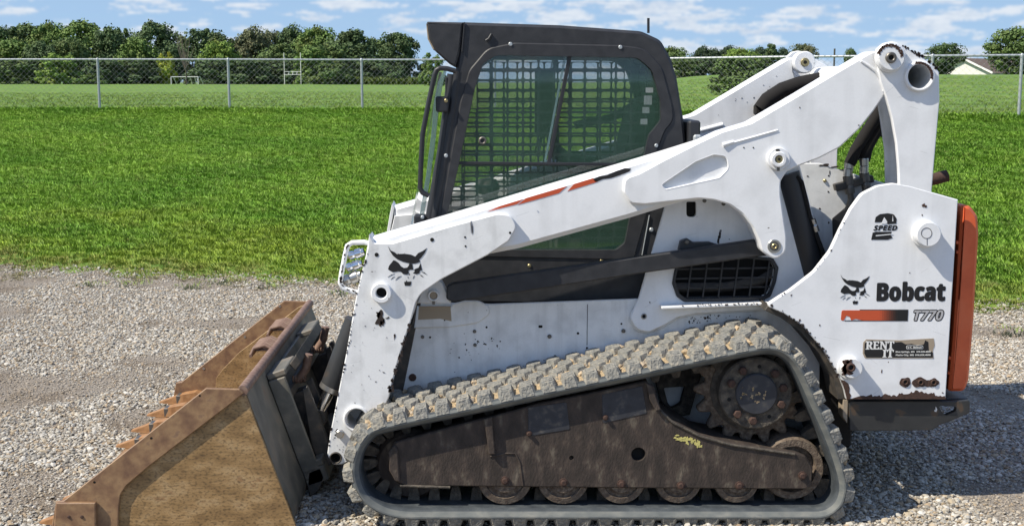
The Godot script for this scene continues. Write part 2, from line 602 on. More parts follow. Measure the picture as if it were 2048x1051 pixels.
	K.door_glass.transparency = BaseMaterial3D.TRANSPARENCY_ALPHA
	K.seat = mat(lin(0.02, 0.02, 0.021), 0.7)

# ---------- the sky: blue with small fair-weather clouds, thicker towards the horizon ----------
func sky_picture() -> ImageTexture:
	var w := 4096
	var h := 2048
	var big := noise(1.25, 7, 207)
	big.fractal_gain = 0.64
	var small := noise(0.55, 3, 202)
	var shade := noise(5.0, 4, 203)
	var pixel := func(el: float, az: float) -> Color:
		var y := sin(el)
		var t := pow(clampf(1.0 - y, 0, 1), 2.4)
		var c := Vector3(0.10, 0.24, 0.60).lerp(Vector3(0.41, 0.60, 0.82), t)
		var lay := 1.0 / (y + 0.16)                            # a flat deck of clouds seen at a slant
		var q := Vector3(cos(az) * cos(el) * lay, sin(az) * cos(el) * lay, el * 26.0)
		var thick := func(p: Vector3) -> float: return big.get_noise_3dv(p * Vector3(2.5, 2.5, 1.15)) * 1.25 + small.get_noise_3dv(p * Vector3(1.0, 1.0, 0.3)) * 0.30
		var d: float = thick.call(q)
		var above: float = thick.call(q + Vector3(0, 0, 0.07))
		var m := smoothstep(0.0, 0.36, d + 0.055)
		var s := 0.5 + 0.5 * shade.get_noise_3dv(q * Vector3(1.0, 1.0, 1.0) + Vector3(0.0, 0.0, 0.25))
		var cc := Vector3(0.50, 0.58, 0.71).lerp(Vector3(0.90, 0.91, 0.92), clampf(s * 0.75 + 0.30 + (d - above) * 1.1, 0, 1))
		c = c.lerp(cc, m * 0.68)
		return Color(c.x, c.y, c.z).linear_to_srgb()
	var low := Image.create_empty(512, 256, false, Image.FORMAT_RGB8)
	for y in 256:
		var el := (0.5 - (y + 0.5) / 256.0) * PI
		for x in 512:
			low.set_pixel(x, y, pixel.call(maxf(el, 0.0), (x + 0.5) / 512.0 * TAU) if el > -0.02 else Color(0.42, 0.45, 0.40))
	low.resize(w, h, Image.INTERPOLATE_BILINEAR)
	# the same field in full detail for the lower 11 degrees, where it is seen
	var y1 := int(h / 2.0)
	var y0 := int(h / 2.0 - 11.0 / 180.0 * h)
	for y in range(y0, y1):
		var el := (0.5 - (y + 0.5) / h) * PI
		for xx in range(int(w * -0.2), int(w * 0.2)):
			var x := (xx + w) % w
			low.set_pixel(x, y, pixel.call(el, (x + 0.5) / w * TAU))
	return ImageTexture.create_from_image(low)

func _ready() -> void:
	cam_basis = Basis.from_euler(Vector3(deg_to_rad(-PITCH), deg_to_rad(-YAW), 0))
	var cam := Camera3D.new()
	cam.name = "camera"
	cam.fov = rad_to_deg(2.0 * atan(525.5 / FOCAL))
	cam.near = 0.05
	cam.far = 3000.0
	cam.transform = Transform3D(cam_basis, EYE)
	add_child(cam)
	cam.current = true

	var env := Environment.new()
	env.background_mode = Environment.BG_SKY
	env.sky = Sky.new()
	var ps := PanoramaSkyMaterial.new()
	ps.panorama = sky_picture()
	env.sky.sky_material = ps
	env.background_energy_multiplier = 0.70
	env.tonemap_mode = Environment.TONE_MAPPER_LINEAR
	env.tonemap_exposure = 1.50
	env.sdfgi_enabled = true
	env.ssao_enabled = true
	env.ssil_enabled = true
	var we := WorldEnvironment.new()
	we.name = "world_environment"
	we.environment = env
	add_child(we)

	var sun := DirectionalLight3D.new()
	sun.name = "sun"
	sun.light_energy = 1.40
	sun.light_color = Color(1.0, 0.965, 0.90)
	sun.light_angular_distance = 0.5
	sun.shadow_enabled = true
	add_child(sun)
	sun.look_at_from_position(Vector3(-0.60, 0.73, 0.24) * 20.0, Vector3.ZERO)

	materials()
	build_ground()
	build_fence()
	build_far()
	build_loader()
	build_bucket()
	build_gravel()
	build_grass()

# ---------- ground ----------
var edge_noise := FastNoiseLite.new()
func fence_z(x: float) -> float:
	return lerpf(-23.6, -17.2, smoothstep(-1.0, 11.0, x) * 0.92 + clampf((x - 11.0) * 0.03, 0, 1))

func edge_z(x: float) -> float:
	return -4.36 + 0.265 * clampf(x, -16, 16) + edge_noise.get_noise_1d(x * 9.0) * 0.22

func ground_y(x: float, z: float) -> float:
	var e := -4.36 + 0.265 * clampf(x, -16, 16)
	var f := fence_z(clampf(x, -14, 12))
	var t := clampf((e - z) / (e - f), 0.0, 1.0)
	var y := 1.137 * (t * 0.82 + 0.18 * t * t)
	if z > e: return 0.0
	y += edge_noise.get_noise_2d(x * 3.0, z * 3.0) * 0.03 * smoothstep(0.0, 0.15, t)
	var d := EYE.z - z
	if d > 24.0:
		var u := x / d
		y += 1.25 * smoothstep(0.06, 0.20, u) * smoothstep(26.0, 105.0, d) + 0.9 * smoothstep(0.10, 0.3, u) * smoothstep(120.0, 300.0, d)
		y += 0.25 * smoothstep(0.02, -0.02, u) * smoothstep(150.0, 320.0, d) * 0.5
		y += edge_noise.get_noise_2d(x * 0.35 + 400.0, z * 0.35) * 0.12 * smoothstep(32.0, 90.0, d)
	return y

func build_ground() -> void:
	edge_noise.seed = 5
	edge_noise.frequency = 0.08
	edge_noise.fractal_octaves = 4
	var xs := []
	var zs := []
	var x := -9.0
	while x <= 9.01:
		xs.append(x)
		x += 0.5
	var st := 0.7
	while x < 420.0:
		xs.append(x)
		xs.push_front(-x)
		x += st
		st *= 1.18
	var z := 9.0
	st = 0.4
	while z > -900.0:
		zs.append(z)
		if z < -26.0: st *= 1.07
		z -= st
	var mb := MB.new()
	for j in zs.size() - 1:
		for i in xs.size() - 1:
			var q := []
			for k in [[0, 0], [1, 0], [1, 1], [0, 1]]:
				var px: float = xs[i + k[0]]
				var pz: float = zs[j + k[1]]
				q.append(Vector3(px, ground_y(px, pz) - (0.006 if pz > edge_z(px) - 0.8 else 0.0), pz))
			mb.quadn(q[0], q[1], q[2], q[3], Vector3.UP, Vector3.UP, Vector3.UP, Vector3.UP)
	# smooth normals from the height field
	for i in mb.v.size():
		var p := mb.v[i]
		var e := 0.6 if p.z > -40 else 4.0
		mb.n[i] = Vector3(ground_y(p.x - e, p.z) - ground_y(p.x + e, p.z), 2 * e, ground_y(p.x, p.z - e) - ground_y(p.x, p.z + e)).normalized()
	var gm := tmat(ntex(0.006, [[0.0, [0.072, 0.150, 0.010]], [0.4, [0.105, 0.200, 0.015]], [0.65, [0.140, 0.225, 0.022]], [1.0, [0.20, 0.24, 0.040]]], 6, 101, 1024), Vector3(0.11, 0.11, 0.035), 0.95)
	gm.detail_enabled = true
	gm.detail_blend_mode = BaseMaterial3D.BLEND_MODE_MUL
	gm.detail_albedo = ntex(0.02, [[0.0, [0.62, 0.66, 0.6]], [0.5, [0.92, 0.95, 0.9]], [1.0, [1.0, 1.0, 1.0]]], 5, 103)
	gm.detail_uv_layer = BaseMaterial3D.DETAIL_UV_1
	var g := obj("ground", mb, gm)
	tag(g, "mown green grass field rising from the gravel to the far trees", "ground", "", "structure")
	# the gravel lot: a sheet with a ragged edge, just above
	var gb := MB.new()
	var n := 260
	for i in n:
		var x0 := lerpf(-16.0, 16.0, float(i) / n)
		var x1 := lerpf(-16.0, 16.0, float(i + 1) / n)
		var a0 := edge_z(x0) - 0.45 - 0.5 * edge_noise.get_noise_1d(x0 * 40.0 + 90.0)
		var a1 := edge_z(x1) - 0.45 - 0.5 * edge_noise.get_noise_1d(x1 * 40.0 + 90.0)
		var prev0 := a0
		var prev1 := a1
		for k in 16:
			var t0 := lerpf(a0, 8.5, pow((k + 1) / 16.0, 2.2))
			var t1 := lerpf(a1, 8.5, pow((k + 1) / 16.0, 2.2))
			gb.quadn(Vector3(x0, ground_y(x0, prev0) + 0.004, prev0), Vector3(x0, ground_y(x0, t0) + 0.004, t0), Vector3(x1, ground_y(x1, t1) + 0.004, t1), Vector3(x1, ground_y(x1, prev1) + 0.004, prev1), Vector3.UP, Vector3.UP, Vector3.UP, Vector3.UP)
			prev0 = t0
			prev1 = t1
	var lot := tmat(ntex(0.045, [[0.0, [0.13, 0.112, 0.090]], [0.4, [0.22, 0.19, 0.155]], [0.7, [0.31, 0.275, 0.23]], [1.0, [0.44, 0.40, 0.35]]], 5, 111, 1024), Vector3(0.9, 0.9, 0.9), 0.95)
	relief(lot, htex(0.09, 3, 112, 1024, FastNoiseLite.TYPE_CELLULAR), 1.2)
	lot.detail_enabled = true
	lot.detail_blend_mode = BaseMaterial3D.BLEND_MODE_MUL
	lot.detail_albedo = ntex(0.004, [[0.0, [0.62, 0.55, 0.46]], [0.45, [0.95, 0.92, 0.88]], [1.0, [1.0, 1.0, 1.0]]], 4, 113)
	tag(obj("gravel_lot", gb, lot), "pale limestone gravel lot under the track loader", "ground", "", "structure")

func mm(called: String, mesh: Mesh, m: Material, list: Array, cols: PackedColorArray, parent: Node = self) -> MultiMeshInstance3D:
	var k := MultiMesh.new()
	k.transform_format = MultiMesh.TRANSFORM_3D
	k.use_colors = true
	k.mesh = mesh
	k.instance_count = list.size()
	for i in list.size():
		k.set_instance_transform(i, list[i])
		k.set_instance_color(i, cols[i])
	var o := MultiMeshInstance3D.new()
	o.name = called if parent != self else numbered(called)
	o.multimesh = k
	o.material_override = m
	parent.add_child(o, true)
	return o

func stone_mesh(sd: int) -> ArrayMesh:
	var rng := RandomNumberGenerator.new()
	rng.seed = sd
	var ico := [Vector3(0, 1, 0)]
	for i in 5: ico.append(Vector3(cos(TAU * i / 5) * 0.9, 0.42, sin(TAU * i / 5) * 0.9))
	for i in 5: ico.append(Vector3(cos(TAU * (i + 0.5) / 5) * 0.9, -0.42, sin(TAU * (i + 0.5) / 5) * 0.9))
	for i in ico.size(): ico[i] *= rng.randf_range(0.72, 1.2)
	var mb := MB.new()
	for i in 5:
		var j := (i + 1) % 5
		mb.flat(ico[0], ico[1 + j], ico[1 + i])
		mb.flat(ico[1 + i], ico[1 + j], ico[6 + i])
		mb.flat(ico[1 + j], ico[6 + j], ico[6 + i])
	return mb.mesh()

func build_gravel() -> void:
	var rng := RandomNumberGenerator.new()
	rng.seed = 77
	var m := mat(Color.WHITE, 0.92)
	m.vertex_color_use_as_albedo = true
	var tones := [Color(0.46, 0.43, 0.37), Color(0.53, 0.50, 0.44), Color(0.35, 0.325, 0.28), Color(0.27, 0.25, 0.215), Color(0.44, 0.37, 0.27), Color(0.37, 0.285, 0.19), Color(0.58, 0.55, 0.49), Color(0.44, 0.40, 0.33)]
	var patch := noise(0.5, 3, 79)
	for kind in 4:
		var list := []
		var cols := PackedColorArray()
		while list.size() < 78000:
			var z := lerpf(-6.2, 1.9, pow(rng.randf(), 0.95))
			var x := rng.randf_range(-1, 1) * (1.3 + (EYE.z - z) * 0.46)
			var past := edge_z(x) - z                 # stones thin out where the grass begins
			if past > 0.15 and rng.randf() < (past - 0.15) * 1.6: continue
			if past > 0.9: continue
			var pn := patch.get_noise_2d(x, z)
			var s := 0.0036 + 0.0052 * pow(rng.randf(), 1.8) + (0.009 * pow(rng.randf(), 8.0))
			if pn < -0.12 and rng.randf() < smoothstep(-0.12, -0.4, pn) * 0.7: continue
			if pn < -0.2: s *= 0.75
			var b := Basis.from_euler(Vector3(rng.randf_range(-0.5, 0.5), rng.randf() * TAU, rng.randf_range(-0.5, 0.5))) * Basis.from_scale(Vector3(s * rng.randf_range(0.9, 1.5), s * rng.randf_range(0.5, 0.85), s))
			list.append(Transform3D(b, Vector3(x, ground_y(x, z) + 0.004 + s * rng.randf_range(0.1, 0.55), z)))
			var c: Color = tones[rng.randi() % tones.size()] * rng.randf_range(0.8, 1.12)
			var dirt := smoothstep(-0.1, -0.5, pn) * 0.6
			c = c.lerp(Color(0.27, 0.21, 0.15), dirt)
			cols.append(c * 0.90)
		var o := mm("gravel", stone_mesh(300 + kind), m, list, cols)
		tag(o, "loose crushed stones strewn over the gravel lot", "gravel", "loose gravel", "stuff")

func tuft_mesh(sd: int, blades: int, h: float, spread: float, wid: float) -> ArrayMesh:
	var rng := RandomNumberGenerator.new()
	rng.seed = sd
	var mb := MB.new()
	for i in blades:
		var a := rng.randf() * TAU
		var base := Vector3(cos(a), 0, sin(a)) * spread * sqrt(rng.randf())
		var lean := Vector3(rng.randf_range(-1, 1), 0, rng.randf_range(-1, 1)) * 1.15
		var hh := h * rng.randf_range(0.5, 1.1)
		var side := Vector3(cos(a + 1.3), 0, sin(a + 1.3)) * wid * rng.randf_range(0.7, 1.2)
		var mid := base + Vector3(0, hh * 0.6, 0) + lean * hh * 0.3
		var tip := base + Vector3(0, hh * 0.88, 0) + lean * hh * 0.85
		var nn := (Vector3.UP * 1.2 + lean.normalized() * 0.5).normalized()
		mb.col = Color(1, 1, 1) * rng.randf_range(0.8, 1.15)
		mb.quadn(base - side, base + side, mid + side * 0.7, mid - side * 0.7, nn, nn, nn, nn)
		mb.tri(mid - side * 0.7, mid + side * 0.7, tip, nn, nn, nn, Vector2.ZERO, Vector2.RIGHT, Vector2.ONE)
	return mb.mesh(true)

func build_grass() -> void:
	var rng := RandomNumberGenerator.new()
	rng.seed = 91
	var m := mat(Color.WHITE, 0.75)
	m.vertex_color_use_as_albedo = true
	m.backlight_enabled = true
	m.backlight = Color(0.5, 0.5, 0.5)
	var tone := noise(0.35, 4, 93)
	var fine := noise(1.7, 3, 94)
	for kind in 5:
		var list := []
		var cols := PackedColorArray()
		var want := 27000 if kind < 4 else 16000
		while list.size() < want:
			var d := 0.0
			var x := 0.0
			var z := 0.0
			if kind < 4:
				d = lerpf(8.6, 31.0, pow(rng.randf(), 0.85))
				z = EYE.z - d
				x = rng.randf_range(-1, 1) * (0.5 + d * 0.45) + d * 0.026
			else:                                                       # beyond the fence, sparser
				d = lerpf(24.0, 80.0, pow(rng.randf(), 1.6))
				z = EYE.z - d
				x = rng.randf_range(-1, 1) * d * 0.46
			var past := edge_z(x) - z
			past += tone.get_noise_2d(x * 4.0 - 30.0, z * 4.0) * 0.55
			if past < -0.3: continue
			if past < 0.2 and rng.randf() < 0.88: continue
			elif past < 0.9 and rng.randf() < 0.6 * (0.9 - past): continue
			var fz := fence_z(x)
			if kind < 4 and z < fz - 1.0: continue
			if kind == 4 and z > fz - 0.5: continue
			var near_fence := clampf(1.0 - absf(z - fz - 0.2) / 0.8, 0, 1)
			var tn := tone.get_noise_2d(x, z)
			var s := rng.randf_range(0.75, 1.25) * (1.0 + 1.1 * near_fence * rng.randf()) * lerpf(0.45, 1.0, smoothstep(0.0, 2.2, past))
			if kind == 4: s *= 0.75
			var b := Basis(Vector3.UP, rng.randf() * TAU) * Basis.from_scale(Vector3(s, s * rng.randf_range(0.8, 1.2), s))
			list.append(Transform3D(b, Vector3(x, ground_y(x, z) - 0.004, z)))
			var c := Color(0.165, 0.375, 0.028).lerp(Color(0.30, 0.53, 0.055), clampf(0.5 + tn + rng.randf_range(-0.35, 0.35), 0, 1))
			var lush := smoothstep(4.2, 0.9, past + tone.get_noise_2d(x * 1.4 + 20.0, z * 1.4) * 3.0) * 0.65
			c = c.lerp(Color(0.37, 0.47, 0.045), clampf(lush, 0, 1))
			var dry := smoothstep(1.7, 0.1, past + tone.get_noise_2d(x * 2.0 + 50.0, z * 2.0) * 0.8) * 0.85 + (0.45 if rng.randf() < 0.05 else 0.0)
			c = c.lerp(Color(0.33, 0.27, 0.11), clampf(dry, 0, 1))
			if rng.randf() < 0.08: c = c.lerp(Color(0.50, 0.72, 0.20), 0.6)
			if kind == 4: c = Color(0.16, 0.29, 0.035).lerp(Color(0.25, 0.35, 0.06), rng.randf())
			c *= 1.0 + 0.22 * fine.get_noise_2d(x, z)
			cols.append(c)
		var o := mm("grass", tuft_mesh(400 + kind, 18, 0.055, 0.092, 0.0038) if kind < 4 else tuft_mesh(410, 9, 0.09, 0.14, 0.006), m, list, cols)
		tag(o, "short green grass on the bank above the gravel" if kind < 4 else "mown grass of the field beyond the fence", "grass", "grass", "stuff")
	# stray weeds in the gravel, each a small clump
	var spots := [[262, 572, 1.0], [450, 568, 1.0], [182, 572, 0.7], [384, 577, 0.8], [545, 578, 0.7], [680, 590, 0.6], [2040, 668, 1.1]]
	var said := ["low weed clump in the gravel near the grass edge, left of two", "low weed clump in the gravel near the grass edge, right of two", "small weed tuft left of the other weeds in the gravel", "small weed between two larger clumps in the gravel",
		"small weed in the gravel beyond the bucket", "tiny weed in the gravel beside the coupler guard", "bright weed clump in the gravel at the right edge"]
	for i in spots.size():
		var p := ground_hit(spots[i][0], spots[i][1])
		var wm := mat(lin(0.22, 0.30, 0.07), 0.8)
		wm.backlight_enabled = true
		wm.backlight = Color(0.4, 0.4, 0.4)
		var o := obj("weed", tuft_mesh(500 + i, int(50 * spots[i][2]) + 14, 0.05, 0.15 * spots[i][2] + 0.04, 0.005), wm)
		o.position = p
		tag(o, said[i], "weed", "weeds in the gravel")

func ground_hit(px: float, py: float) -> Vector3:
	var d := cam_basis * Vector3((px - 1024.0) / FOCAL, -(py - 525.5) / FOCAL, -1.0)
	var t := -EYE.y / minf(d.y, -0.0001)
	var p := EYE + d * t
	return Vector3(p.x, ground_y(p.x, p.z) + 0.004, p.z)

# ---------- the fence ----------
func build_fence() -> void:
	var at := Vector3(0, 0, 0)
	var f := thing("chain_link_fence", "galvanised chain link fence running along the top of the grass bank", "fence", at)
	var xs := []
	for px in [-290, -20, 198, 458, 724, 990, 1286, 1612, 1862, 2040, 2330]:
		var z := -20.0
		var w := Vector3()
		for k in 12:
			w = P(px, 200, z)
			z = fence_z(w.x)
		xs.append(Vector3(w.x, ground_y(w.x, z), z))
	var h := 1.15
	for i in xs.size():
		var p: Vector3 = xs[i]
		var post := tube("post", [p + Vector3(0, -0.2, 0), p + Vector3(0, h, 0)], 0.030, K.galv, f, 10)
		turned("post_cap", p + Vector3(0, h, 0), [[0.036, -0.03], [0.036, 0.01], [0.02, 0.035], [0.0, 0.04]], K.galv, post, 10, Vector3.UP)
		if i == xs.size() - 1: break
		var q: Vector3 = xs[i + 1]
		tube("top_rail", [p + Vector3(0, h, 0), q + Vector3(0, h, 0)], 0.023, K.galv, f, 8)
		var mb := MB.new()
		var len := (q - p).length()
		var along := (q - p) / len
		var dia := 0.125
		var hh := h + 0.035
		var back := Vector3(along.z, 0, -along.x).normalized() * 0.003
		var k := -hh
		while k < len:
			for s in [0, 1]:
				var a0 := k
				var b0 := k + hh
				var y0 := 0.03
				var y1 := hh
				if a0 < 0:
					y0 += (0 - a0)
					a0 = 0
				if b0 > len:
					y1 -= (b0 - len)
					b0 = len
				if y1 - y0 < 0.02: continue
				var A := p + along * (a0 if s == 0 else len - a0)
				var B := p + along * (b0 if s == 0 else len - b0)
				A.y = lerpf(p.y, q.y, (A - p).length() / len) + y0
				B.y = lerpf(p.y, q.y, (B - p).length() / len) + y1
				var o := back * (1 if s == 0 else -1) + Vector3(0, 0, 0.03)
				mb.tube([A + o, B + o], 0.0018, 3, -1.0, false)
			k += dia
		var wm := obj("wire_mesh", mb, K.wire, f)
		wm.set_meta("kind", "stuff")

# ---------- far things: trees, bushes, goals, houses ----------
func crown(sd: int, blobs: int, leaves: int, tall: float, wide: float, leaf: float, kind := 0) -> ArrayMesh:
	# a unit crown (1 high above its foot); tall: how far it narrows
	var rng := RandomNumberGenerator.new()
	rng.seed = sd
	var mb := MB.new()
	for b in blobs:
		var t := (b + 0.5) / blobs
		var y := lerpf(0.03, 0.92, pow(t, 0.9))
		var prof := sin(PI * clampf(pow(y, tall), 0.02, 0.98)) * 0.9 + 0.1
		if kind == 1: prof = (1.05 - y) * 0.85                    # conical
		if kind == 2: prof = sqrt(maxf(0.02, 1.0 - pow(y, 2.2)))    # a dome down to the ground
		var a := b * 2.399 + rng.randf() * 0.8
		var rr := wide * prof * sqrt(rng.randf_range(0.12, 1.25))
		y += rng.randf_range(-0.05, 0.09)
		var c := Vector3(cos(a) * rr, y, sin(a) * rr)
		var r := lerpf(0.055, 0.17, pow(rng.randf(), 1.5)) * (0.75 + 0.5 * prof) * (0.75 if kind == 1 else 1.0)
		var shade := rng.randf_range(0.72, 1.35)
		var warm := rng.randf_range(0.85, 1.25)
		for i in leaves:
			var d := Vector3(rng.randfn(), rng.randfn() * 0.8 + 0.12, rng.randfn()).normalized()
			var p := c + d * r * pow(rng.randf(), 0.35) * Vector3(1, 0.8, 1).length() * 0.62
			var nn := (d + Vector3(rng.randfn(), rng.randfn(), rng.randfn()) * 0.55 + Vector3(0, 0.25, 0)).normalized()
			var s := nn.cross(Vector3(rng.randfn(), rng.randfn(), rng.randfn())).normalized()
			var w := nn.cross(s)
			var z := leaf * rng.randf_range(0.6, 1.35)
			var k := shade * rng.randf_range(0.9, 1.1)
			mb.col = Color(k * warm, k, k * 0.9)
			mb.quadn(p - s * z - w * z * 0.4, p + s * z * 0.3 - w * z, p + s * z + w * z * 0.4, p - s * z * 0.3 + w * z, nn, nn, nn, nn)
	return mb.mesh(true)

var crowns := []
var bark: StandardMaterial3D
func leaf_mat(c: Color) -> StandardMaterial3D:
	var m := mat(c, 0.8)
	m.vertex_color_use_as_albedo = true
	m.backlight_enabled = true
	m.backlight = Color(0.3, 0.3, 0.3)
	return m

func far_tree(called: String, px: float, top: float, width: float, d: float, kind: int, m: Material, label: String, category: String, group: String) -> void:
	var z := EYE.z - d
	var p := P(px, 170, z)
	p.y = ground_y(p.x, z)
	var h := P(px, top, z).y - p.y
	var w := M(width, z)
	var o := thing(called, label, category, p, group)
	o.rotation.y = fmod(px * 1.37, TAU)
	var c := obj("crown" if category == "tree" else "foliage", crowns[kind], m, o)
	var lift := 0.0 if category == "tree" else -0.05 * h
	c.position.y = lift
	c.scale = Vector3(w, h - lift, w) * Vector3(1.0, 1.0, 1.0)
	if category == "tree":
		var tb := MB.new()
		tb.tube([Vector3(0, -0.3, 0), Vector3(0.1, h * 0.25, 0), Vector3(0.0, h * 0.7, 0.1)], 0.022 * h, 7, 0.006 * h)
		for k in 4:
			var a := k * 1.7 + px
			tb.tube([Vector3(0.05, h * (0.2 + 0.08 * k), 0), Vector3(cos(a) * w * 0.22, h * (0.42 + 0.08 * k), sin(a) * w * 0.22)], 0.009 * h, 5, 0.003 * h)
		obj("trunk", tb, bark, o)

func build_far() -> void:
	bark = mat(lin(0.06, 0.048, 0.036), 0.9)
	crowns = [crown(601, 84, 125, 1.0, 0.43, 0.0185), crown(602, 90, 120, 1.3, 0.41, 0.018), crown(603, 80, 125, 0.8, 0.45, 0.019), crown(604, 80, 125, 1.1, 0.36, 0.0185),
		crown(605, 70, 120, 1.0, 0.42, 0.017, 1), crown(606, 52, 110, 1.0, 0.46, 0.026, 2), crown(607, 46, 110, 1.0, 0.47, 0.028, 2)]
	var g := [leaf_mat(lin(0.097, 0.151, 0.040)), leaf_mat(lin(0.118, 0.189, 0.040)), leaf_mat(lin(0.071, 0.118, 0.040)), leaf_mat(lin(0.165, 0.254, 0.040)), leaf_mat(lin(0.136, 0.153, 0.078)), leaf_mat(lin(0.307, 0.354, 0.035)), leaf_mat(lin(0.040, 0.071, 0.033))]
	var line := "trees of the far tree line"
	# pixel of the foot, pixel of the top, width in pixels, distance, crown, leaf tone
	var rows := [
		[-60, 60, 130, 330, 0, 0, "dark tree at the very left end of the tree line"],
		[8, 52, 110, 322, 1, 2, "dark rounded tree at the left edge with its top just above its neighbours"],
		[62, 49, 105, 330, 2, 0, "olive green tree with a flat broad top near the left edge"],
		[102, 48, 90, 325, 0, 1, "sunlit mid green tree just left of the tallest left tree"],
		[172, 43, 125, 318, 2, 1, "tallest broad sunlit tree in the left part of the tree line"],
		[216, 58, 90, 312, 3, 2, "dark tree with a sloping right shoulder beside the tallest left tree"],
		[246, 56, 70, 330, 1, 0, "small pale topped tree in the dip between two tall trees"],
		[312, 48, 120, 320, 0, 2, "dark tall tree with a ragged clumped top above the soccer goal"],
		[368, 72, 80, 318, 4, 4, "greyish half bare tree standing in front of the tree line"],
		[414, 57, 110, 315, 1, 2, "dark tree with a knobbly double top near the second fence post"],
		[440, 84, 80, 305, 0, 3, "bright yellow green tree low in front of its darker neighbours"],
		[478, 76, 80, 322, 2, 2, "low dark tree at the gap right of the second fence post"],
		[506, 57, 90, 318, 3, 4, "olive brown tree with a pointed top left of the goal posts"],
		[540, 61, 80, 325, 1, 4, "greyish olive tree behind the left upright of the goal posts"],
		[584, 54, 85, 322, 3, 2, "tall narrow dark tree behind the goal posts"],
		[634, 57, 105, 318, 0, 1, "mid green tree with a pointed crown right of the goal posts"],
		[702, 61, 120, 312, 2, 2, "broad dark tree beside the third fence post"],
		[752, 80, 90, 318, 0, 0, "low mid green tree between the broad dark tree and the last tree"],
		[800, 65, 92, 300, 1, 2, "last tree of the line, dark and rounded, standing clear beside the cab"],
		[138, 74, 90, 300, 1, 0, "lower olive tree in front of the tallest left tree"],
		[30, 80, 110, 300, 0, 1, "lower mid green tree in front at the left edge"],
		[278, 76, 90, 300, 2, 1, "lower green tree in front of the dip in the tree line"],
		[560, 88, 100, 296, 2, 0, "lower green tree in front behind the left upright"],
		[660, 90, 100, 296, 0, 0, "lower olive tree in front left of the third fence post"],
		[90, 86, 90, 296, 3, 2, "lower dark tree in front near the left edge"],
		[345, 92, 80, 300, 3, 2, "lower dark tree in front right of the soccer goal's left post"],
	]
	for r in rows: far_tree("tree", r[0], r[1], r[2], r[3], r[4], g[r[5]], r[6], "tree", line)
	var bushes := [
		[120, 112, 90, 280, 5, 3, "bright green bush of large leaves left of the first fence post"], [40, 122, 110, 286, 6, 0, "dark bush at the foot of the tree line, far left"],
		[200, 118, 100, 288, 5, 2, "dark bush at the foot of the trees behind the first post"], [280, 122, 110, 294, 6, 2, "dark bush at the foot of the trees left of the soccer goal"],
		[332, 106, 42, 294, 6, 5, "yellow bush glowing in front of the dark trees"], [420, 120, 100, 294, 5, 2, "dark bush at the foot of the trees behind the soccer goal"],
		[500, 118, 110, 284, 6, 2, "dark bush at the foot of the trees left of the goal posts"], [628, 98, 90, 268, 5, 1, "large mid green bush right behind the goal posts"],
		[662, 122, 80, 262, 6, 0, "olive bush on the field right of the goal posts"], [740, 120, 90, 290, 5, 2, "dark bush at the foot of the trees right of the third post"],
		[786, 126, 62, 270, 6, 2, "dark bush under the last tree"], [866, 108, 50, 210, 6, 1, "green bush just left of the loader cab"], [850, 128, 50, 300, 5, 2, "small distant bush beside the cab"],
		[180, 148, 60, 276, 6, 1, "low green bush at the edge of the field behind the first post"], [560, 124, 100, 288, 6, 2, "dark bush behind the goal posts' crossbar"],
	]
	for r in bushes: far_tree("bush", r[0], r[1], r[2], r[3], r[4], g[r[5]], r[6], "bush", "bushes before the far tree line")
	var right := [
		[1340, 96, 90, 150, 0, 0, "green tree just right of the cab, behind the small tan house"], [1362, 118, 80, 118, 6, 0, "low green bush left of the dark pines"], [1405, 94, 56, 170, 3, 6, "dark pine like tree, left of a dark pair"],
		[1428, 99, 50, 170, 3, 6, "dark pine like tree, right of a dark pair"], [1455, 93, 54, 172, 3, 6, "dark tree with a round head beside the yellow green tree"], [1478, 98, 80, 118, 0, 3, "yellow green spreading tree behind the fence"],
		[1520, 96, 60, 165, 3, 6, "dark tree left of the feathery one"], [1542, 88, 78, 125, 4, 2, "feathery evergreen with a pointed top left of the far arm"], [1567, 97, 40, 165, 3, 6, "small dark tree right of the feathery evergreen"],
		[1606, 87, 62, 100, 1, 4, "brownish green tree right behind the far arm's pin"], [1480, 116, 120, 46, 5, 0, "large dark bush in front of the yellow green tree"], [1700, 98, 30, 180, 0, 2, "small treetop peeking over the near arm"],
		[1888, 86, 84, 118, 1, 2, "evergreen with upright branches left of the white house"], [2030, 58, 130, 112, 0, 0, "large leafy tree at the right edge before the house"], [2090, 52, 120, 118, 2, 0, "large leafy tree mostly outside the right edge"], [1400, 116, 80, 120, 6, 2, "dark shrub beside the small tan house"],
	]
	for r in right: far_tree("tree" if r[4] != 6 else "bush", r[0], r[1], r[2], r[3], r[4], g[r[5]], r[6], "tree" if r[4] != 6 else "bush", "trees on the right hand rise")
	# a small bare tree in the field
	var z := EYE.z - 250.0
	var foot := P(373, 176, z)
	foot.y = ground_y(foot.x, z)
	var bare := thing("bare_tree", "small nearly bare tree with thin upright branches by the soccer goal", "tree", foot)
	var bm := MB.new()
	var rng := RandomNumberGenerator.new()
	rng.seed = 17
	bm.tube([Vector3(0, -0.2, 0), Vector3(0, 2.2, 0), Vector3(0.05, 4.0, 0)], 0.16, 6, 0.10)
	obj("trunk", bm, bark, bare)
	var tw := MB.new()
	for k in 16:
		var a := rng.randf() * TAU
		var top := Vector3(cos(a) * rng.randf_range(0.6, 2.6), rng.randf_range(7.0, 10.5), sin(a) * 1.6)
		var s := Vector3(0, rng.randf_range(2.0, 4.0), 0)
		tw.tube([s, s.lerp(top, 0.45) + Vector3(0, -0.4, 0), top], 0.07, 4, 0.025)
	obj("branch", tw, mat(lin(0.16, 0.13, 0.105), 0.9), bare)
	# soccer goal: two posts, crossbar, rear frame
	var wp := mat(lin(0.72, 0.72, 0.70), 0.5)
	var a := P(342, 168, EYE.z - 266)
	var b := P(396, 168, EYE.z - 266)
	a.y = ground_y(a.x, a.z)
	b.y = a.y
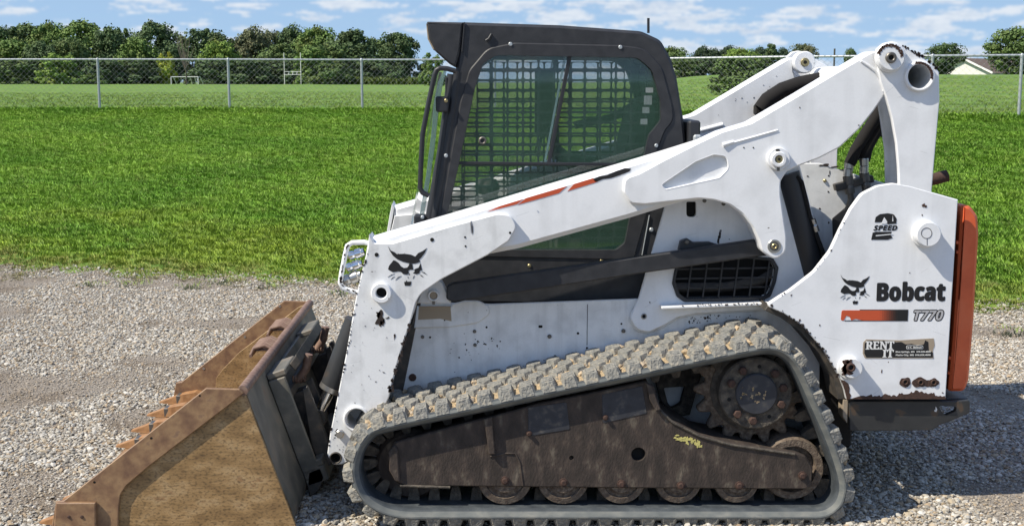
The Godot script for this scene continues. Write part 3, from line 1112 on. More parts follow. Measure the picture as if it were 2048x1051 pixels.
	var hgt := P(342, 153.5, EYE.z - 266).y - a.y
	var sg := thing("soccer_goal", "white soccer goal frame standing before the far trees", "soccer goal", Vector3.ZERO)
	for p in [a, b]:
		tube("post", [p, p + Vector3(0, hgt, 0)], 0.09, wp, sg, 6)
		tube("rear_stay", [p + Vector3(0, hgt, 0), p + Vector3(0.3, hgt, -0.8), p + Vector3(0.6, 0, -2.0)], 0.06, wp, sg, 6)
	tube("crossbar", [a + Vector3(0, hgt, 0), b + Vector3(0, hgt, 0)], 0.09, wp, sg, 6)
	for k in 4:
		var q := a.lerp(b, 0.25 + 0.17 * k) + Vector3(0.6, 0, -2.0)
		tube("net_pole", [q, q + Vector3(-0.2, hgt, 1.2)], 0.045, wp, sg, 5)
	# football goal posts
	a = P(569, 171, EYE.z - 262)
	b = P(602, 171, EYE.z - 262)
	a.y = ground_y(a.x, a.z)
	b.y = a.y
	var fg := thing("football_goal", "white goal posts with tall uprights and a ladder crossbar", "goal posts", Vector3.ZERO)
	var up := P(569, 105, EYE.z - 262).y - a.y
	var cb := P(569, 149, EYE.z - 262).y - a.y
	for p in [a, b]: tube("upright", [p, p + Vector3(0, up, 0)], 0.075, wp, fg, 6)
	tube("crossbar", [a + Vector3(0, cb, 0), b + Vector3(0, cb, 0)], 0.07, wp, fg, 6)
	tube("crossbar", [a + Vector3(0, cb + 0.6, -0.5), b + Vector3(0, cb + 0.6, -0.5)], 0.06, wp, fg, 6)
	for k in 5:
		var q := a.lerp(b, k / 4.0)
		tube("rung", [q + Vector3(0, cb, 0), q + Vector3(0, cb + 0.6, -0.5)], 0.05, wp, fg, 5)
	# pale dirt track at the far edge of the field
	var pm := MB.new()
	for seg in [[410, 168.5, 560, 167.5, 292], [715, 164.5, 835, 161.0, 292]]:
		var p0 := P(seg[0], 168, EYE.z - seg[4])
		var p1 := P(seg[2], 168, EYE.z - seg[4] - 8)
		for k in 8:
			var q0 := p0.lerp(p1, k / 8.0)
			var q1 := p0.lerp(p1, (k + 1) / 8.0)
			var y0 := ground_y(q0.x, q0.z) + 0.05
			var y1 := ground_y(q1.x, q1.z) + 0.05
			pm.quad(Vector3(q0.x, y0, q0.z + 6), Vector3(q1.x, y1, q1.z + 6), Vector3(q1.x, y1 + 0.1, q1.z - 6), Vector3(q0.x, y0 + 0.1, q0.z - 6))
	tag(obj("path", pm, mat(lin(0.42, 0.39, 0.34), 0.9)), "pale dirt track along the far edge of the field", "path", "", "structure")
	# tall rough grass before the right end of the tree line
	var rg := []
	var rc := PackedColorArray()
	rng.seed = 23
	for k in 2600:
		var dd := rng.randf_range(262, 330)
		var px := rng.randf_range(640, 900)
		if px < 700 and rng.randf() < 0.5: continue
		var q := P(px, 168, EYE.z - dd)
		rg.append(Transform3D(Basis(Vector3.UP, rng.randf() * TAU) * Basis.from_scale(Vector3(1, rng.randf_range(0.7, 1.3), 1)), Vector3(q.x, ground_y(q.x, q.z), q.z)))
		rc.append(Color(0.13, 0.19, 0.035) * rng.randf_range(0.75, 1.2))
	var tall := mat(Color.WHITE, 0.9)
	tall.vertex_color_use_as_albedo = true
	tag(mm("tall_grass", tuft_mesh(420, 14, 1.9, 1.1, 0.09), tall, rg, rc), "tall rough grass before the end of the far tree line", "grass", "", "stuff")
	# houses on the right
	house(P(1992, 118, EYE.z - 152), -1.0, 7.6, 12.0, 2.6, 1.6, lin(0.66, 0.65, 0.63), lin(0.115, 0.082, 0.066), lin(0.44, 0.34, 0.26), "white gabled house with a brown roof behind the fence at right")
	house(P(1352, 124, EYE.z - 150), -0.5, 2.8, 6.0, 2.1, 1.3, lin(0.42, 0.37, 0.32), lin(0.20, 0.15, 0.12), lin(0.42, 0.36, 0.31), "small tan house with a brown roof just right of the cab")
	# a thin mast on the skyline
	var mz := EYE.z - 140.0
	var mp := P(1668, 150, mz)
	mp.y = ground_y(mp.x, mz)
	var pole := thing("utility_pole", "thin dark pole on the skyline between the two lift arms", "pole", mp)
	tube("shaft", [Vector3.ZERO, Vector3(0, P(1668, 97, mz).y - mp.y, 0)], 0.10, mat(lin(0.07, 0.065, 0.06), 0.8), pole, 6)

func house(at: Vector3, turn: float, w: float, l: float, wall_h: float, roof_h: float, cw: Color, cr: Color, cb: Color, label: String) -> void:
	at.y -= wall_h + roof_h
	var o := thing("house", label, "house", at)
	o.rotation.y = turn
	var wm := mat(cw, 0.7)
	var walls := MB.new()
	walls.box(Vector3(0, wall_h * 0.5, 0), Vector3(w, wall_h, l))
	for s in [-1.0, 1.0]:
		var q := [Vector3(-w / 2, wall_h, s * l / 2), Vector3(w / 2, wall_h, s * l / 2), Vector3(0, wall_h + roof_h, s * l / 2)]
		if s > 0: walls.flat(q[0], q[1], q[2])
		else: walls.flat(q[1], q[0], q[2])
	var wall := obj("wall", walls, wm, o)
	box("brick_base", Vector3(0, wall_h * 0.28, l / 2 + 0.02), Vector3(w * 0.98, wall_h * 0.56, 0.06), mat(cb, 0.85), wall, 0.0)
	var rm := mat(cr, 0.9)
	var roof := MB.new()
	for s in [-1.0, 1.0]:
		var e := Vector3(s * (w / 2 + 0.4), wall_h - 0.35 * roof_h * 0.2, 0)
		var t := Vector3(0, wall_h + roof_h + 0.05, 0)
		var f := Vector3(0, 0, l / 2 + 0.4)
		if s > 0: roof.quad(e - f, t - f, t + f, e + f)
		else: roof.quad(e + f, t + f, t - f, e - f)
		var dn := Vector3(0, -0.18, 0)
		if s > 0: roof.quad(e + f + dn, e + f, t + f, t + f + dn)
		else: roof.quad(t + f + dn, t + f, e + f, e + f + dn)
	var rf := obj("roof", roof, rm, o)
	for s in [-1.0, 1.0]:
		var e := Vector3(s * (w / 2 + 0.4), wall_h - 0.07 * roof_h, l / 2 + 0.44)
		var t := Vector3(0, wall_h + roof_h + 0.05, l / 2 + 0.44)
		bar("fascia", e, t, 0.22, 0.05, mat(lin(0.74, 0.74, 0.72), 0.6), rf, 0.0)
	for k in 3:
		var wn := box("window", Vector3(w / 2 + 0.02, wall_h * 0.55, -l * 0.3 + k * l * 0.3), Vector3(0.08, 1.0, 1.1), mat(lin(0.03, 0.035, 0.04), 0.1), wall, 0.0)

# ---------- the track loader ----------
const Z_ARM := 0.745      # outer faces, metres from the middle of the machine
const Z_BEAM := 0.715
const Z_SIDE := 0.760
const Z_BODY := 0.545
const Z_CAB := 0.470

func C(px: float, py: float, z: float) -> Vector2:
	var p := P(px, py, z)
	return Vector2(p.x, p.y)

func ring(called: String, px: float, py: float, z: float, r_out: float, r_in: float, proud: float, deep: float, m: Material, parent: Node, seg := 32) -> MeshInstance3D:   # a pierced boss; radii in pixels
	var a := M(r_out, z)
	var b := M(r_in, z)
	var e := minf(0.004, proud * 0.5)
	return turned(called, P(px, py, z), [[a, -0.004], [a, proud - e], [a - e, proud], [b + e * 0.6, proud], [b, proud - e * 0.6], [b, -deep]], m, parent, seg)

func disc(called: String, px: float, py: float, z: float, r: float, proud: float, m: Material, parent: Node, seg := 24) -> MeshInstance3D:
	var a := M(r, z)
	var e := minf(0.003, proud * 0.6)
	return turned(called, P(px, py, z), [[a, -0.003], [a, proud - e], [a - e, proud], [0.0, proud]], m, parent, seg)

func bolt(px: float, py: float, z: float, r: float, m: Material, parent: Node) -> void:
	var a := M(r, z)
	turned("bolt", P(px, py, z), [[a, -0.002], [a, 0.004], [a * 0.72, 0.0045], [a * 0.70, 0.012], [a * 0.5, 0.014], [0.0, 0.014]], m, parent, 10)

func blotch(rng: RandomNumberGenerator, c: Vector2, r: float, st := 1.0, rough := 0.4) -> PackedVector2Array:    # an irregular patch
	var out := PackedVector2Array()
	var m := 9 if r < 0.008 else 22
	var ph := [rng.randf() * TAU, rng.randf() * TAU, rng.randf() * TAU]
	for i in m:
		var a := TAU * i / m
		var k := 1.0 + rough * (0.45 * sin(2 * a + ph[0]) + 0.4 * sin(3 * a + ph[1]) + 0.4 * sin(5 * a + ph[2]) + rng.randf_range(-0.35, 0.35))
		out.append(c + Vector2(cos(a) * st, sin(a) / st) * r * maxf(k, 0.25))
	return out

func flat_into(mb: MB, poly: PackedVector2Array, z: float) -> void:      # print or bare metal: a film a millimetre proud
	extrude_into(mb, poly, z - 0.001, z + 0.0014, 0.0)

func chips(called: String, parent: Node, z: float, list: Array, sd: int, m: Material) -> void:   # [px, py, radius px, stretch]
	var rng := RandomNumberGenerator.new()
	rng.seed = sd
	var mb := MB.new()
	for c in list:
		flat_into(mb, blotch(rng, C(c[0], c[1], z), M(c[2], z), c[3] if c.size() > 3 else 1.0, 0.5), z)
	obj(called, mb, m, parent).set_meta("kind", "stuff")

func chips_along(called: String, parent: Node, z: float, path: Array, count: int, r0: float, r1: float, jitter: float, sd: int, m: Material) -> void:
	var rng := RandomNumberGenerator.new()
	rng.seed = sd
	var total := 0.0
	for i in path.size() - 1: total += Vector2(path[i][0], path[i][1]).distance_to(Vector2(path[i + 1][0], path[i + 1][1]))
	var list := []
	for k in count:
		var t := rng.randf() * total
		for i in path.size() - 1:
			var a := Vector2(path[i][0], path[i][1])
			var b := Vector2(path[i + 1][0], path[i + 1][1])
			if t <= a.distance_to(b):
				var p := a.move_toward(b, t) + Vector2(rng.randf_range(-1, 1), rng.randf_range(-1, 1)) * jitter
				list.append([p.x, p.y, lerpf(r0, r1, pow(rng.randf(), 2.5)), rng.randf_range(0.7, 1.3)])
				break
			t -= a.distance_to(b)
	chips(called, parent, z, list, sd + 1, m)

var head := [
	[[158, 228], [180, 265], [212, 279], [240, 300], [243, 289], [252, 296], [300, 293], [360, 302], [396, 318], [420, 288], [460, 270], [497, 243], [480, 285], [450, 325], [430, 345], [440, 362], [415, 374], [385, 380], [340, 376], [290, 364], [240, 342], [200, 310], [175, 272]],
	[[205, 350], [180, 380], [165, 400], [157, 430], [200, 455], [245, 447], [270, 450], [288, 470], [320, 476], [340, 466], [335, 440], [350, 432], [378, 432], [374, 410], [370, 381], [342, 379], [340, 395], [325, 415], [295, 418], [270, 402], [250, 375], [225, 356]],
	[[386, 432], [400, 424], [425, 415], [441, 375], [447, 400], [456, 436], [438, 440], [430, 465], [405, 472], [376, 462], [390, 448]],
	[[298, 540], [314, 537], [317, 524], [325, 538], [361, 536], [358, 560], [350, 573], [304, 572]],
	[[153, 498], [185, 476], [215, 467], [188, 480]], [[178, 518], [198, 500], [214, 490], [202, 504]], [[221, 524], [245, 498], [273, 486], [250, 503]],
	[[446, 448], [475, 456], [502, 478], [474, 464]], [[434, 476], [452, 482], [469, 499], [450, 490]], [[374, 511], [380, 492], [388, 483], [384, 498]], [[329, 500], [331, 491], [335, 500], [333, 508]],
]

func emblem(parent: Node, z: float, ox: float, oy: float, k: float) -> void:     # the wild cat's head
	var mb := MB.new()
	for h in head:
		var q := []
		for p in h: q.append([ox + p[0] * k, oy + p[1] * k])
		flat_into(mb, on(rounded(q), z), z)
	obj("emblem", mb, K.ink, parent)

func lettering(called: String, words: String, parent: Node, z: float, x0: float, y0: float, x1: float, y1: float, m: Material, font := "Droid Sans", fat := 0.0, slant := 0.0, spread := 0.0) -> MeshInstance3D:
	var t := TextMesh.new()
	var f := SystemFont.new()
	f.font_names = PackedStringArray([font])
	f.font_weight = 700
	var fv := FontVariation.new()
	fv.base_font = f
	fv.variation_embolden = fat
	t.font = fv
	t.text = words
	t.font_size = 64
	t.pixel_size = 0.01
	t.depth = 0.002
	t.curve_step = 1.0
	var arr := t.surface_get_arrays(0) if t.get_surface_count() > 0 else []
	var mb := MB.new()
	var lo := Vector3(1e9, 1e9, 1e9)
	var hi := -lo
	var all := []
	for s in t.get_surface_count():
		var ar := t.surface_get_arrays(s)
		var vs: PackedVector3Array = ar[Mesh.ARRAY_VERTEX]
		var ix: PackedInt32Array = ar[Mesh.ARRAY_INDEX] if ar[Mesh.ARRAY_INDEX] != null else PackedInt32Array(range(vs.size()))
		for i in ix: all.append(vs[i])
	for p in all:
		lo = lo.min(p)
		hi = hi.max(p)
	var A := P(x0, y1, z)
	var B := P(x1, y0, z)
	var sx := (B.x - A.x) / (hi.x - lo.x)
	var sy := (B.y - A.y) / (hi.y - lo.y)
	var q := []
	for p in all:
		var yy: float = (p.y - lo.y) * sy
		q.append(Vector3(A.x + (p.x - lo.x) * sx + slant * (yy - (B.y - A.y) * 0.5), A.y + yy, z + p.z * 0.9 + 0.0006))
	for k in (9 if spread > 0 else 1):
		var o := Vector3.ZERO if k == 0 else Vector3(cos(k * TAU / 8), sin(k * TAU / 8), 0) * spread + Vector3(0, 0, -0.00005 * k)
		for i in range(0, q.size() - 2, 3): mb.flat(q[i] + o, q[i + 2] + o, q[i + 1] + o)
	return obj(called, mb, m, parent)

func build_loader() -> void:
	var L := thing("track_loader", "white compact track loader with a black cab and rubber tracks on the gravel", "track loader")
	build_chassis(L)
	build_cab(L)
	build_arm(L, 1.0)
	build_arm(L, -1.0)
	build_rear(L)
	build_track(L, 1.0)
	build_track(L, -1.0)
	build_undercarriage(L)
	build_coupler(L)

func zz(s: float, z: float) -> float: return z * s

func build_arm(L: Node3D, s: float) -> void:
	var A := sub("lift_arm", L)
	var w: Material = K.white
	var ww: Material = K.white_worn
	# the box beam
	var beam := W([[741, 477], [900, 431], [1100, 371], [1250, 327], [1330, 303], [1400, 281], [1440, 265], [1440, 396], [1371, 402], [1257, 437], [1038, 497], [975, 509], [860, 520], [745, 520]], Z_BEAM)
	extr("beam", beam, s * Z_BEAM, s * (Z_BEAM - 0.115), w, A, 0.020)
	# front leg plate
	var front := W([[738, 469], [748, 486, 4], [785, 486, 20], [900, 452], [995, 427, 20], [1022, 430, 22], [1034, 452, 18], [1018, 481, 20], [975, 510, 40], [883, 558, 60], [841, 587, 40], [831, 606, 20], [822, 640], [811, 672], [797, 717], [783, 769], [778, 793], [762, 828], [738, 880], [702, 920, 10], [684, 928, 14], [664, 930, 14], [654, 908, 10], [660, 866], [673, 802], [692, 707], [711, 598], [724, 540], [735, 496]], Z_ARM)
	var tube_hole := circle(C(716, 838, Z_ARM), M(23, Z_ARM), 28)
	var ear_hole := circle(C(671, 915, Z_ARM), M(11, Z_ARM), 18)
	var pipe_hole := circle(C(763, 585, Z_ARM), M(11, Z_ARM), 18)
	extr("front_plate", front, s * Z_ARM, s * (Z_ARM - 0.035), ww, A, 0.004, [tube_hole, ear_hole, pipe_hole])
	# the inner plate of the front leg
	var leg2 := W([[745, 500], [860, 490], [880, 530], [841, 587], [823, 640], [797, 717], [778, 793], [738, 880], [690, 920], [668, 920], [700, 720], [722, 598]], Z_ARM)
	extr("inner_plate", leg2, s * 0.60, s * 0.585, ww, A, 0.003)
	extr("front_web", W([[738, 471], [744, 480], [728, 570], [712, 660], [690, 790], [676, 880], [668, 900], [662, 890], [678, 802], [697, 707], [716, 598], [732, 500]], Z_ARM), s * (Z_ARM - 0.034), s * 0.60, w, A, 0.002)
	# rear plate with its pressed pocket, and the box behind it
	var rp := [[1249, 356, 16], [1247, 384, 14], [1262, 407, 14], [1290, 409, 10], [1371, 400, 30], [1398, 397, 30], [1428, 400, 20], [1460, 409, 30], [1486, 428, 30], [1507, 456, 20], [1519, 482], [1524, 502, 20], [1550, 521, 24], [1573, 503, 20], [1574, 474], [1562, 390, 30], [1562, 362, 14], [1574, 343, 14], [1600, 331, 40], [1640, 316, 40], [1680, 295, 50], [1720, 257, 50], [1748, 222], [1771, 188], [1763, 160], [1756, 136], [1754, 100, 6], [1740, 105, 12], [1660, 152], [1600, 188], [1503, 245, 30], [1443, 263, 40], [1400, 283], [1324, 321], [1278, 346]]
	var pocket := W([[1322, 369, 8], [1392, 322, 20], [1428, 308, 16], [1455, 311, 14], [1459, 336, 16], [1440, 356, 14], [1330, 380, 8]], Z_ARM)
	extr("rear_plate", W(rp, Z_ARM), s * Z_ARM, s * (Z_ARM - 0.016), w, A, 0.006, [pocket])
	extr("rear_box", W(rp, Z_ARM + 0.004), s * (Z_ARM - 0.0165), s * (Z_ARM - 0.13), w, A, 0.008)
	# round rim of the pocket
	var rim := MB.new()
	var pc := ccw(pocket)
	var loop := []
	for p in pc: loop.append(Vector3(p.x, p.y, s * (Z_ARM - 0.004)))
	loop.append(loop[0])
	rim.tube(loop, 0.005, 6, -1.0, false)
	obj("pocket_rim", rim, w, A)
	var pins := sub("pin_bosses", A)
	if s > 0:
		# weld bead, pins and bosses of the near arm
		var bead := MB.new()
		bead.tube([P(1446, 290, Z_ARM), P(1460, 287, Z_ARM), P(1500, 276, Z_ARM), P(1556, 260, Z_ARM)], 0.0055, 8, 0.004)
		bead.tube([P(1446, 290, Z_ARM), P(1468, 283, Z_ARM)], 0.010, 8, 0.006)
		obj("weld_bead", bead, w, A)
		var b2 := MB.new()
		b2.tube([P(1723, 122, Z_ARM), P(1737, 131, Z_ARM), P(1752, 142, Z_ARM), P(1766, 164, Z_ARM), P(1769, 182, Z_ARM)], 0.006, 8, 0.008)
		obj("weld_bead", b2, w, A)
		disc("pin_boss", 1556, 317, Z_ARM, 23, 0.020, w, pins)
		ring("pin_cap", 1557, 318, Z_ARM + 0.02, 16, 8, 0.016, 0.01, w, pins)
		disc("pin_end", 1558, 318, Z_ARM + 0.020, 8, 0.012, K.brass, pins, 14)
		disc("pin_socket", 1559, 318, Z_ARM + 0.033, 3, 0.001, K.hole, pins, 10)
		box("grease_tab", P(1556, 300, Z_ARM + 0.025), Vector3(0.014, 0.008, 0.012), K.hole, pins, 0.001)
		box("grease_tab", P(1557, 337, Z_ARM + 0.02), Vector3(0.010, 0.018, 0.01), K.dull_steel, pins, 0.001)
		disc("pin_boss", 1780, 114, Z_SIDE, 30, 0.018, w, pins, 40)
		disc("pin_boss", 1781, 114, Z_SIDE + 0.018, 26, 0.022, w, pins, 40)
		ring("pin_end", 1782, 115, Z_SIDE + 0.04, 11, 5, 0.012, 0.004, K.dull_steel, pins)
		disc("pin_socket", 1782, 115, Z_SIDE + 0.041, 5, 0.004, K.hole, pins, 12)
		ring("pin_boss", 1549, 492, Z_ARM, 14, 9, 0.004, 0.012, K.steel, pins)
		disc("pin_end", 1549, 492, Z_ARM - 0.001, 9.5, 0.004, K.dull_steel, pins, 16)
		ring("pin_socket", 1549, 492, Z_ARM + 0.002, 6, 3, 0.006, 0.002, K.brass, pins, 12)
		ring("pipe_boss", 763, 584, Z_ARM, 21, 11, 0.024, 0.10, w, pins, 36)
		disc("pipe_shade_disc", 763, 584, Z_ARM - 0.02, 11.4, 0.002, K.hole, pins)  # black disc set shallow, standing in for the shade inside the bore
		ring("cross_tube", 713, 836, Z_ARM, 27, 22, 0.018, 0.30, ww, pins, 36)
		disc("tube_bottom", 713, 836, Z_ARM - 0.16, 24, 0.002, K.rust, pins)
		ring("ear_boss", 671, 915, Z_ARM, 13, 10, 0.006, 0.06, K.coupler, pins, 20)
		disc("ear_bottom", 671, 915, Z_ARM - 0.05, 12, 0.002, K.hole, pins)
		disc("hex_bolt", 680, 866, Z_ARM, 9, 0.020, K.steel, pins, 6)
		# worn patches, holes and print on the near arm
		var dots := MB.new()
		for h in [[864, 479, 4], [753, 509, 4.2], [930, 474, 2], [931, 492, 2], [1020, 465, 2.4], [1488, 295, 1.4], [1507, 295, 1.4], [889, 640, 1.5]]:
			flat_into(dots, circle(C(h[0], h[1], Z_ARM), M(h[2], Z_ARM), 12), Z_ARM)
		obj("bolt_hole", dots, K.hole, A).set_meta("kind", "stuff")
		chips("chipped_paint", A, Z_ARM, [[760, 637, 11, 0.85], [757, 628, 5, 1.0], [765, 645, 5, 0.8], [774, 636, 2, 1.6], [942, 452, 3, 0.3], [945, 458, 3, 0.28]], 11, K.chip)
		chips_along("chipped_paint", A, Z_ARM, [[735, 500], [711, 600], [692, 707], [673, 802], [660, 870], [657, 902]], 60, 0.7, 3.2, 3.0, 21, K.chip)
		chips_along("chipped_paint", A, Z_ARM, [[828, 625], [811, 672], [797, 717], [783, 769], [779, 790]], 34, 1.0, 4.5, 2.6, 23, K.chip)
		chips_along("chipped_paint", A, Z_ARM, [[740, 540], [740, 640], [735, 740], [720, 800]], 34, 0.5, 1.5, 38.0, 25, K.chip)
		chips_along("chipped_paint", A, Z_ARM, [[690, 880], [672, 850], [690, 905]], 18, 0.6, 2.2, 12.0, 26, K.chip)
		chips("chipped_paint", A, Z_ARM, [[789, 672, 3, 0.5], [1718, 250, 1.2], [1600, 215, 1.2], [1040, 380, 0.8]], 27, K.chip)
		emblem(A, Z_ARM, 740, 440, 1.0 / 4.378)
		var red := MB.new()
		for q in [[[975, 423], [1000, 412], [1046, 398], [1034, 408]], [[1036, 409], [1052, 396], [1134, 372], [1118, 386]], [[1135, 382], [1148, 368], [1186, 356], [1196, 363]]]:
			flat_into(red, W(q, Z_BEAM), Z_BEAM)
		obj("red_stripe", red, K.red_ink, A)
		var dk := MB.new()
		flat_into(dk, W([[1186, 358], [1200, 352], [1214, 350], [1232, 342], [1250, 336], [1262, 337], [1259, 343], [1240, 350], [1222, 356], [1206, 358], [1192, 364]], Z_BEAM), Z_BEAM)
		obj("black_stripe", dk, K.ink, A)
		var rust := MB.new()
		var rr := RandomNumberGenerator.new()
		rr.seed = 4
		for k in 14:
			var a := deg_to_rad(10.0 + 150.0 * k / 13.0)
			flat_into(rust, blotch(rr, C(1781 + cos(a) * 24, 114 - sin(a) * 24, Z_SIDE + 0.04), M(3.4, Z_SIDE), 1.0, 0.5), Z_SIDE + 0.04)
		obj("rust_patch", rust, K.rust, A)
	else:
		# what shows of the far arm is its inner face: pin boss, hose sleeve and weld bead
		var zi := -(Z_ARM - 0.13)
		var c := C(1781, 114, Z_SIDE)
		turned("pin_boss", Vector3(c.x, c.y, zi), [[0.056, -0.02], [0.056, 0.034], [0.051, 0.04], [0.0, 0.04]], w, pins, 36)
		turned("pin_end", Vector3(c.x, c.y, zi + 0.04), [[0.022, -0.002], [0.022, 0.006], [0.019, 0.008], [0.0, 0.008]], K.brass, pins, 20)
		turned("pin_socket", Vector3(c.x, c.y, zi + 0.048), [[0.009, -0.001], [0.009, 0.003], [0.0, 0.003]], K.hole, pins, 10)
		tube("weld_bead", [P(1392, 263, zi), P(1420, 256, zi), P(1446, 249, zi)], 0.012, w, A, 8)
		tube("hose_sleeve", [P(1522, 218, zi + 0.06), P(1535, 200, zi + 0.06), P(1565, 180, zi + 0.06), P(1600, 168, zi + 0.06), P(1640, 160, zi + 0.05), P(1680, 160, zi + 0.05)], 0.040, K.hose, A, 12)
		disc("clamp_bolt", 1512, 216, zi, 5, 0.05, K.brass, A, 8)
		box("clamp", P(1519, 219, zi + 0.03), Vector3(0.05, 0.05, 0.06), K.hose, A, 0.006)
		chips_along("chipped_paint", A, zi, [[1440, 230], [1560, 160]], 12, 0.6, 2.0, 14.0, 33, K.chip)
	# guard loop and couplers at the front of the near arm; a plain nose on the far one
	if s > 0:
		var zg := 0.68
		tube("coupler_guard", [P(741, 487, zg), P(728, 484, zg), P(704, 485, zg), P(695, 491, zg), P(690, 510, zg), P(683, 545, zg), P(680, 565, zg), P(685, 575, zg), P(706, 583, zg), P(718, 584, zg)], 0.0105, w, A, 10)
		chips_along("chipped_paint", A, zg + 0.0105, [[704, 485], [694, 492], [688, 515], [682, 550], [681, 565], [690, 577], [712, 584]], 26, 1.2, 3.4, 1.2, 41, K.chip)
		for q in [[728, 503, 696, 512, 9.5], [724, 526, 692, 536, 9.5], [722, 549, 686, 562, 12.5]]:
			var a := P(q[0], q[1], 0.66)
			var b := P(q[2], q[3], 0.66)
			var r := M(q[4], 0.66)
			var len := (b - a).length()
			turned("quick_coupler", a, [[r * 0.8, 0.0], [r * 0.8, len * 0.15], [r, len * 0.2], [r, len * 0.55], [r * 0.72, len * 0.6], [r * 0.9, len * 0.72], [r * 0.9, len * 0.9], [r * 0.55, len], [0.0, len]], K.chrome if q[4] < 10 else K.steel, A, 20, b - a)

func build_rear(L: Node3D) -> void:
	# upper links, cross tube
	for s in [1.0, -1.0]:
		var R := sub("rear_link", L)
		var link := W([[1754, 98], [1768, 86, 10], [1786, 82, 20], [1806, 91], [1842, 112], [1866, 127, 10], [1879, 144, 10], [1880, 200], [1872, 290], [1863, 395], [1800, 395], [1797, 330], [1793, 285], [1784, 235, 30], [1772, 192], [1762, 165], [1756, 138]], Z_SIDE - 0.004)
		var hole := circle(C(1838, 152, Z_SIDE), M(25, Z_SIDE), 36)
		extr("link_plate", link, s * (Z_SIDE - 0.002), s * (Z_SIDE - 0.026), K.white, R, 0.004, [hole])
		extr("inner_plate", W([[1776, 186], [1870, 190], [1862, 395], [1796, 395], [1793, 300], [1784, 235]], Z_SIDE), s * 0.615, s * 0.60, K.white_worn, R, 0.003)
		extr("link_web", W([[1868, 180], [1876, 180], [1862, 395], [1852, 395]], Z_SIDE), s * (Z_SIDE - 0.0265), s * 0.6155, K.white, R, 0.001)
		if s > 0:
			ring("tube_rim", 1838, 152, Z_SIDE - 0.002, 30, 24.5, 0.020, 0.02, K.white, R, 44)
			chips_along("chipped_paint", R, Z_SIDE - 0.002, [[1806, 91], [1842, 111], [1868, 129], [1876, 140]], 46, 0.8, 3.6, 1.6, 51, K.chip)
			var rm := MB.new()
			var rr := RandomNumberGenerator.new()
			rr.seed = 8
			for k in 15:
				var a := deg_to_rad(-8.0 + 108.0 * k / 14.0)
				flat_into(rm, blotch(rr, C(1838 + cos(a) * 27, 152 - sin(a) * 27, Z_SIDE + 0.018), M(2.6, Z_SIDE), 1.0, 0.4), Z_SIDE + 0.018)
			obj("rust_patch", rm, K.rust, R)
	var cc := C(1838, 152, Z_SIDE)
	var rr2 := M(25, Z_SIDE)
	turned("cross_tube", Vector3(cc.x, cc.y, 0), [[rr2 * 1.06, -0.73], [rr2 * 1.06, 0.735], [rr2 * 0.985, 0.735], [rr2 * 0.985, -0.05], [0.0, -0.05]], K.white_worn, L, 44)
	# side plates of the tail
	var pts := [[1537, 607, 6], [1560, 592], [1580, 580, 60], [1628, 543, 60], [1660, 502, 60], [1681, 457, 60], [1702, 417, 60], [1724, 387, 30], [1756, 371, 30], [1788, 366, 30], [1822, 372], [1917, 399], [1892, 798], [1694, 798], [1690, 780], [1681, 756, 30], [1649, 702, 60], [1607, 652, 60], [1569, 627, 30], [1539, 614, 4]]
	for s in [1.0, -1.0]:
		var T := sub("tail_side", L)
		extr("side_plate", W(pts, Z_SIDE), s * Z_SIDE, s * (Z_SIDE - 0.03), K.white, T, 0.0035)
		extr("fender_lip", W([[1537, 610], [1569, 624, 30], [1607, 649, 60], [1649, 699, 60], [1681, 753, 30], [1692, 798], [1676, 798], [1668, 756, 30], [1640, 708, 60], [1598, 660, 60], [1560, 634, 30], [1530, 620]], Z_SIDE - 0.03), s * (Z_SIDE - 0.0305), s * 0.55, K.coupler, T, 0.002)
		if s < 0: continue
		var rng := RandomNumberGenerator.new()
		rng.seed = 61
		# rust along the lower edge and the wheel arch
		var mb := MB.new()
		var low := []
		for i in 64:
			var x := 1722.0 + (1890.0 - 1722.0) * i / 63.0
			var hgt := 4.0 + 4.0 * rng.randf() + (9.0 * exp(-pow((x - 1836.0) / 30.0, 2.0))) + (3.0 if fmod(x, 31.0) < 9 else 0.0)
			low.append([x, 797.6 - hgt])
		low.append([1892.2, 797.6])
		low.append([1700, 797.6])
		flat_into(mb, W(low, Z_SIDE), Z_SIDE)
		flat_into(mb, W([[1694, 797.6], [1690, 780], [1682, 758], [1690, 761], [1697, 766], [1700, 776], [1699, 784], [1703, 790], [1700, 797.6]], Z_SIDE), Z_SIDE)
		obj("rust_patch", mb, K.rust, T)
		chips_along("chipped_paint", T, Z_SIDE, [[1540, 612], [1569, 627], [1607, 652], [1649, 702], [1681, 756]], 56, 0.8, 3.4, 3.0, 63, K.chip)
		chips_along("chipped_paint", T, Z_SIDE, [[1560, 590], [1628, 543], [1660, 502], [1690, 440]], 18, 0.6, 1.6, 2.0, 64, K.chip)
		chips("chipped_paint", T, Z_SIDE, [[1886, 785, 1.6], [1849, 411, 4, 1.2], [1845, 430, 1.5], [1764, 742, 2, 0.6], [1583, 590, 1.6], [1600, 640, 2.4], [1640, 650, 1.5], [1700, 560, 0.8], [1820, 545, 0.9]], 65, K.rust)
		var rings := MB.new()
		for q in [[1811, 764, 11, 1.0], [1840, 764, 13, 1.15], [1868, 765, 10, 1.05], [1855, 766, 8, 1.2]]: flat_into(rings, blotch(rng, C(q[0], q[1], Z_SIDE), M(q[2], Z_SIDE), q[3], 0.16), Z_SIDE + 0.0002 * (q[2] - 8))
		obj("rust_patch", rings, K.rust, T)
		for q in [[1811, 763], [1842, 764], [1868, 764]]:
			ring("bolt_hole", q[0], q[1], Z_SIDE + 0.001, 6.5, 3.5, 0.006, 0.02, K.rust, T, 18)
			disc("hole_bottom", q[0], q[1], Z_SIDE, 4.2, 0.003, K.hole, T, 12)
		# bosses
		disc("pin_boss", 1850, 467, Z_SIDE, 28, 0.012, K.white, T, 40)
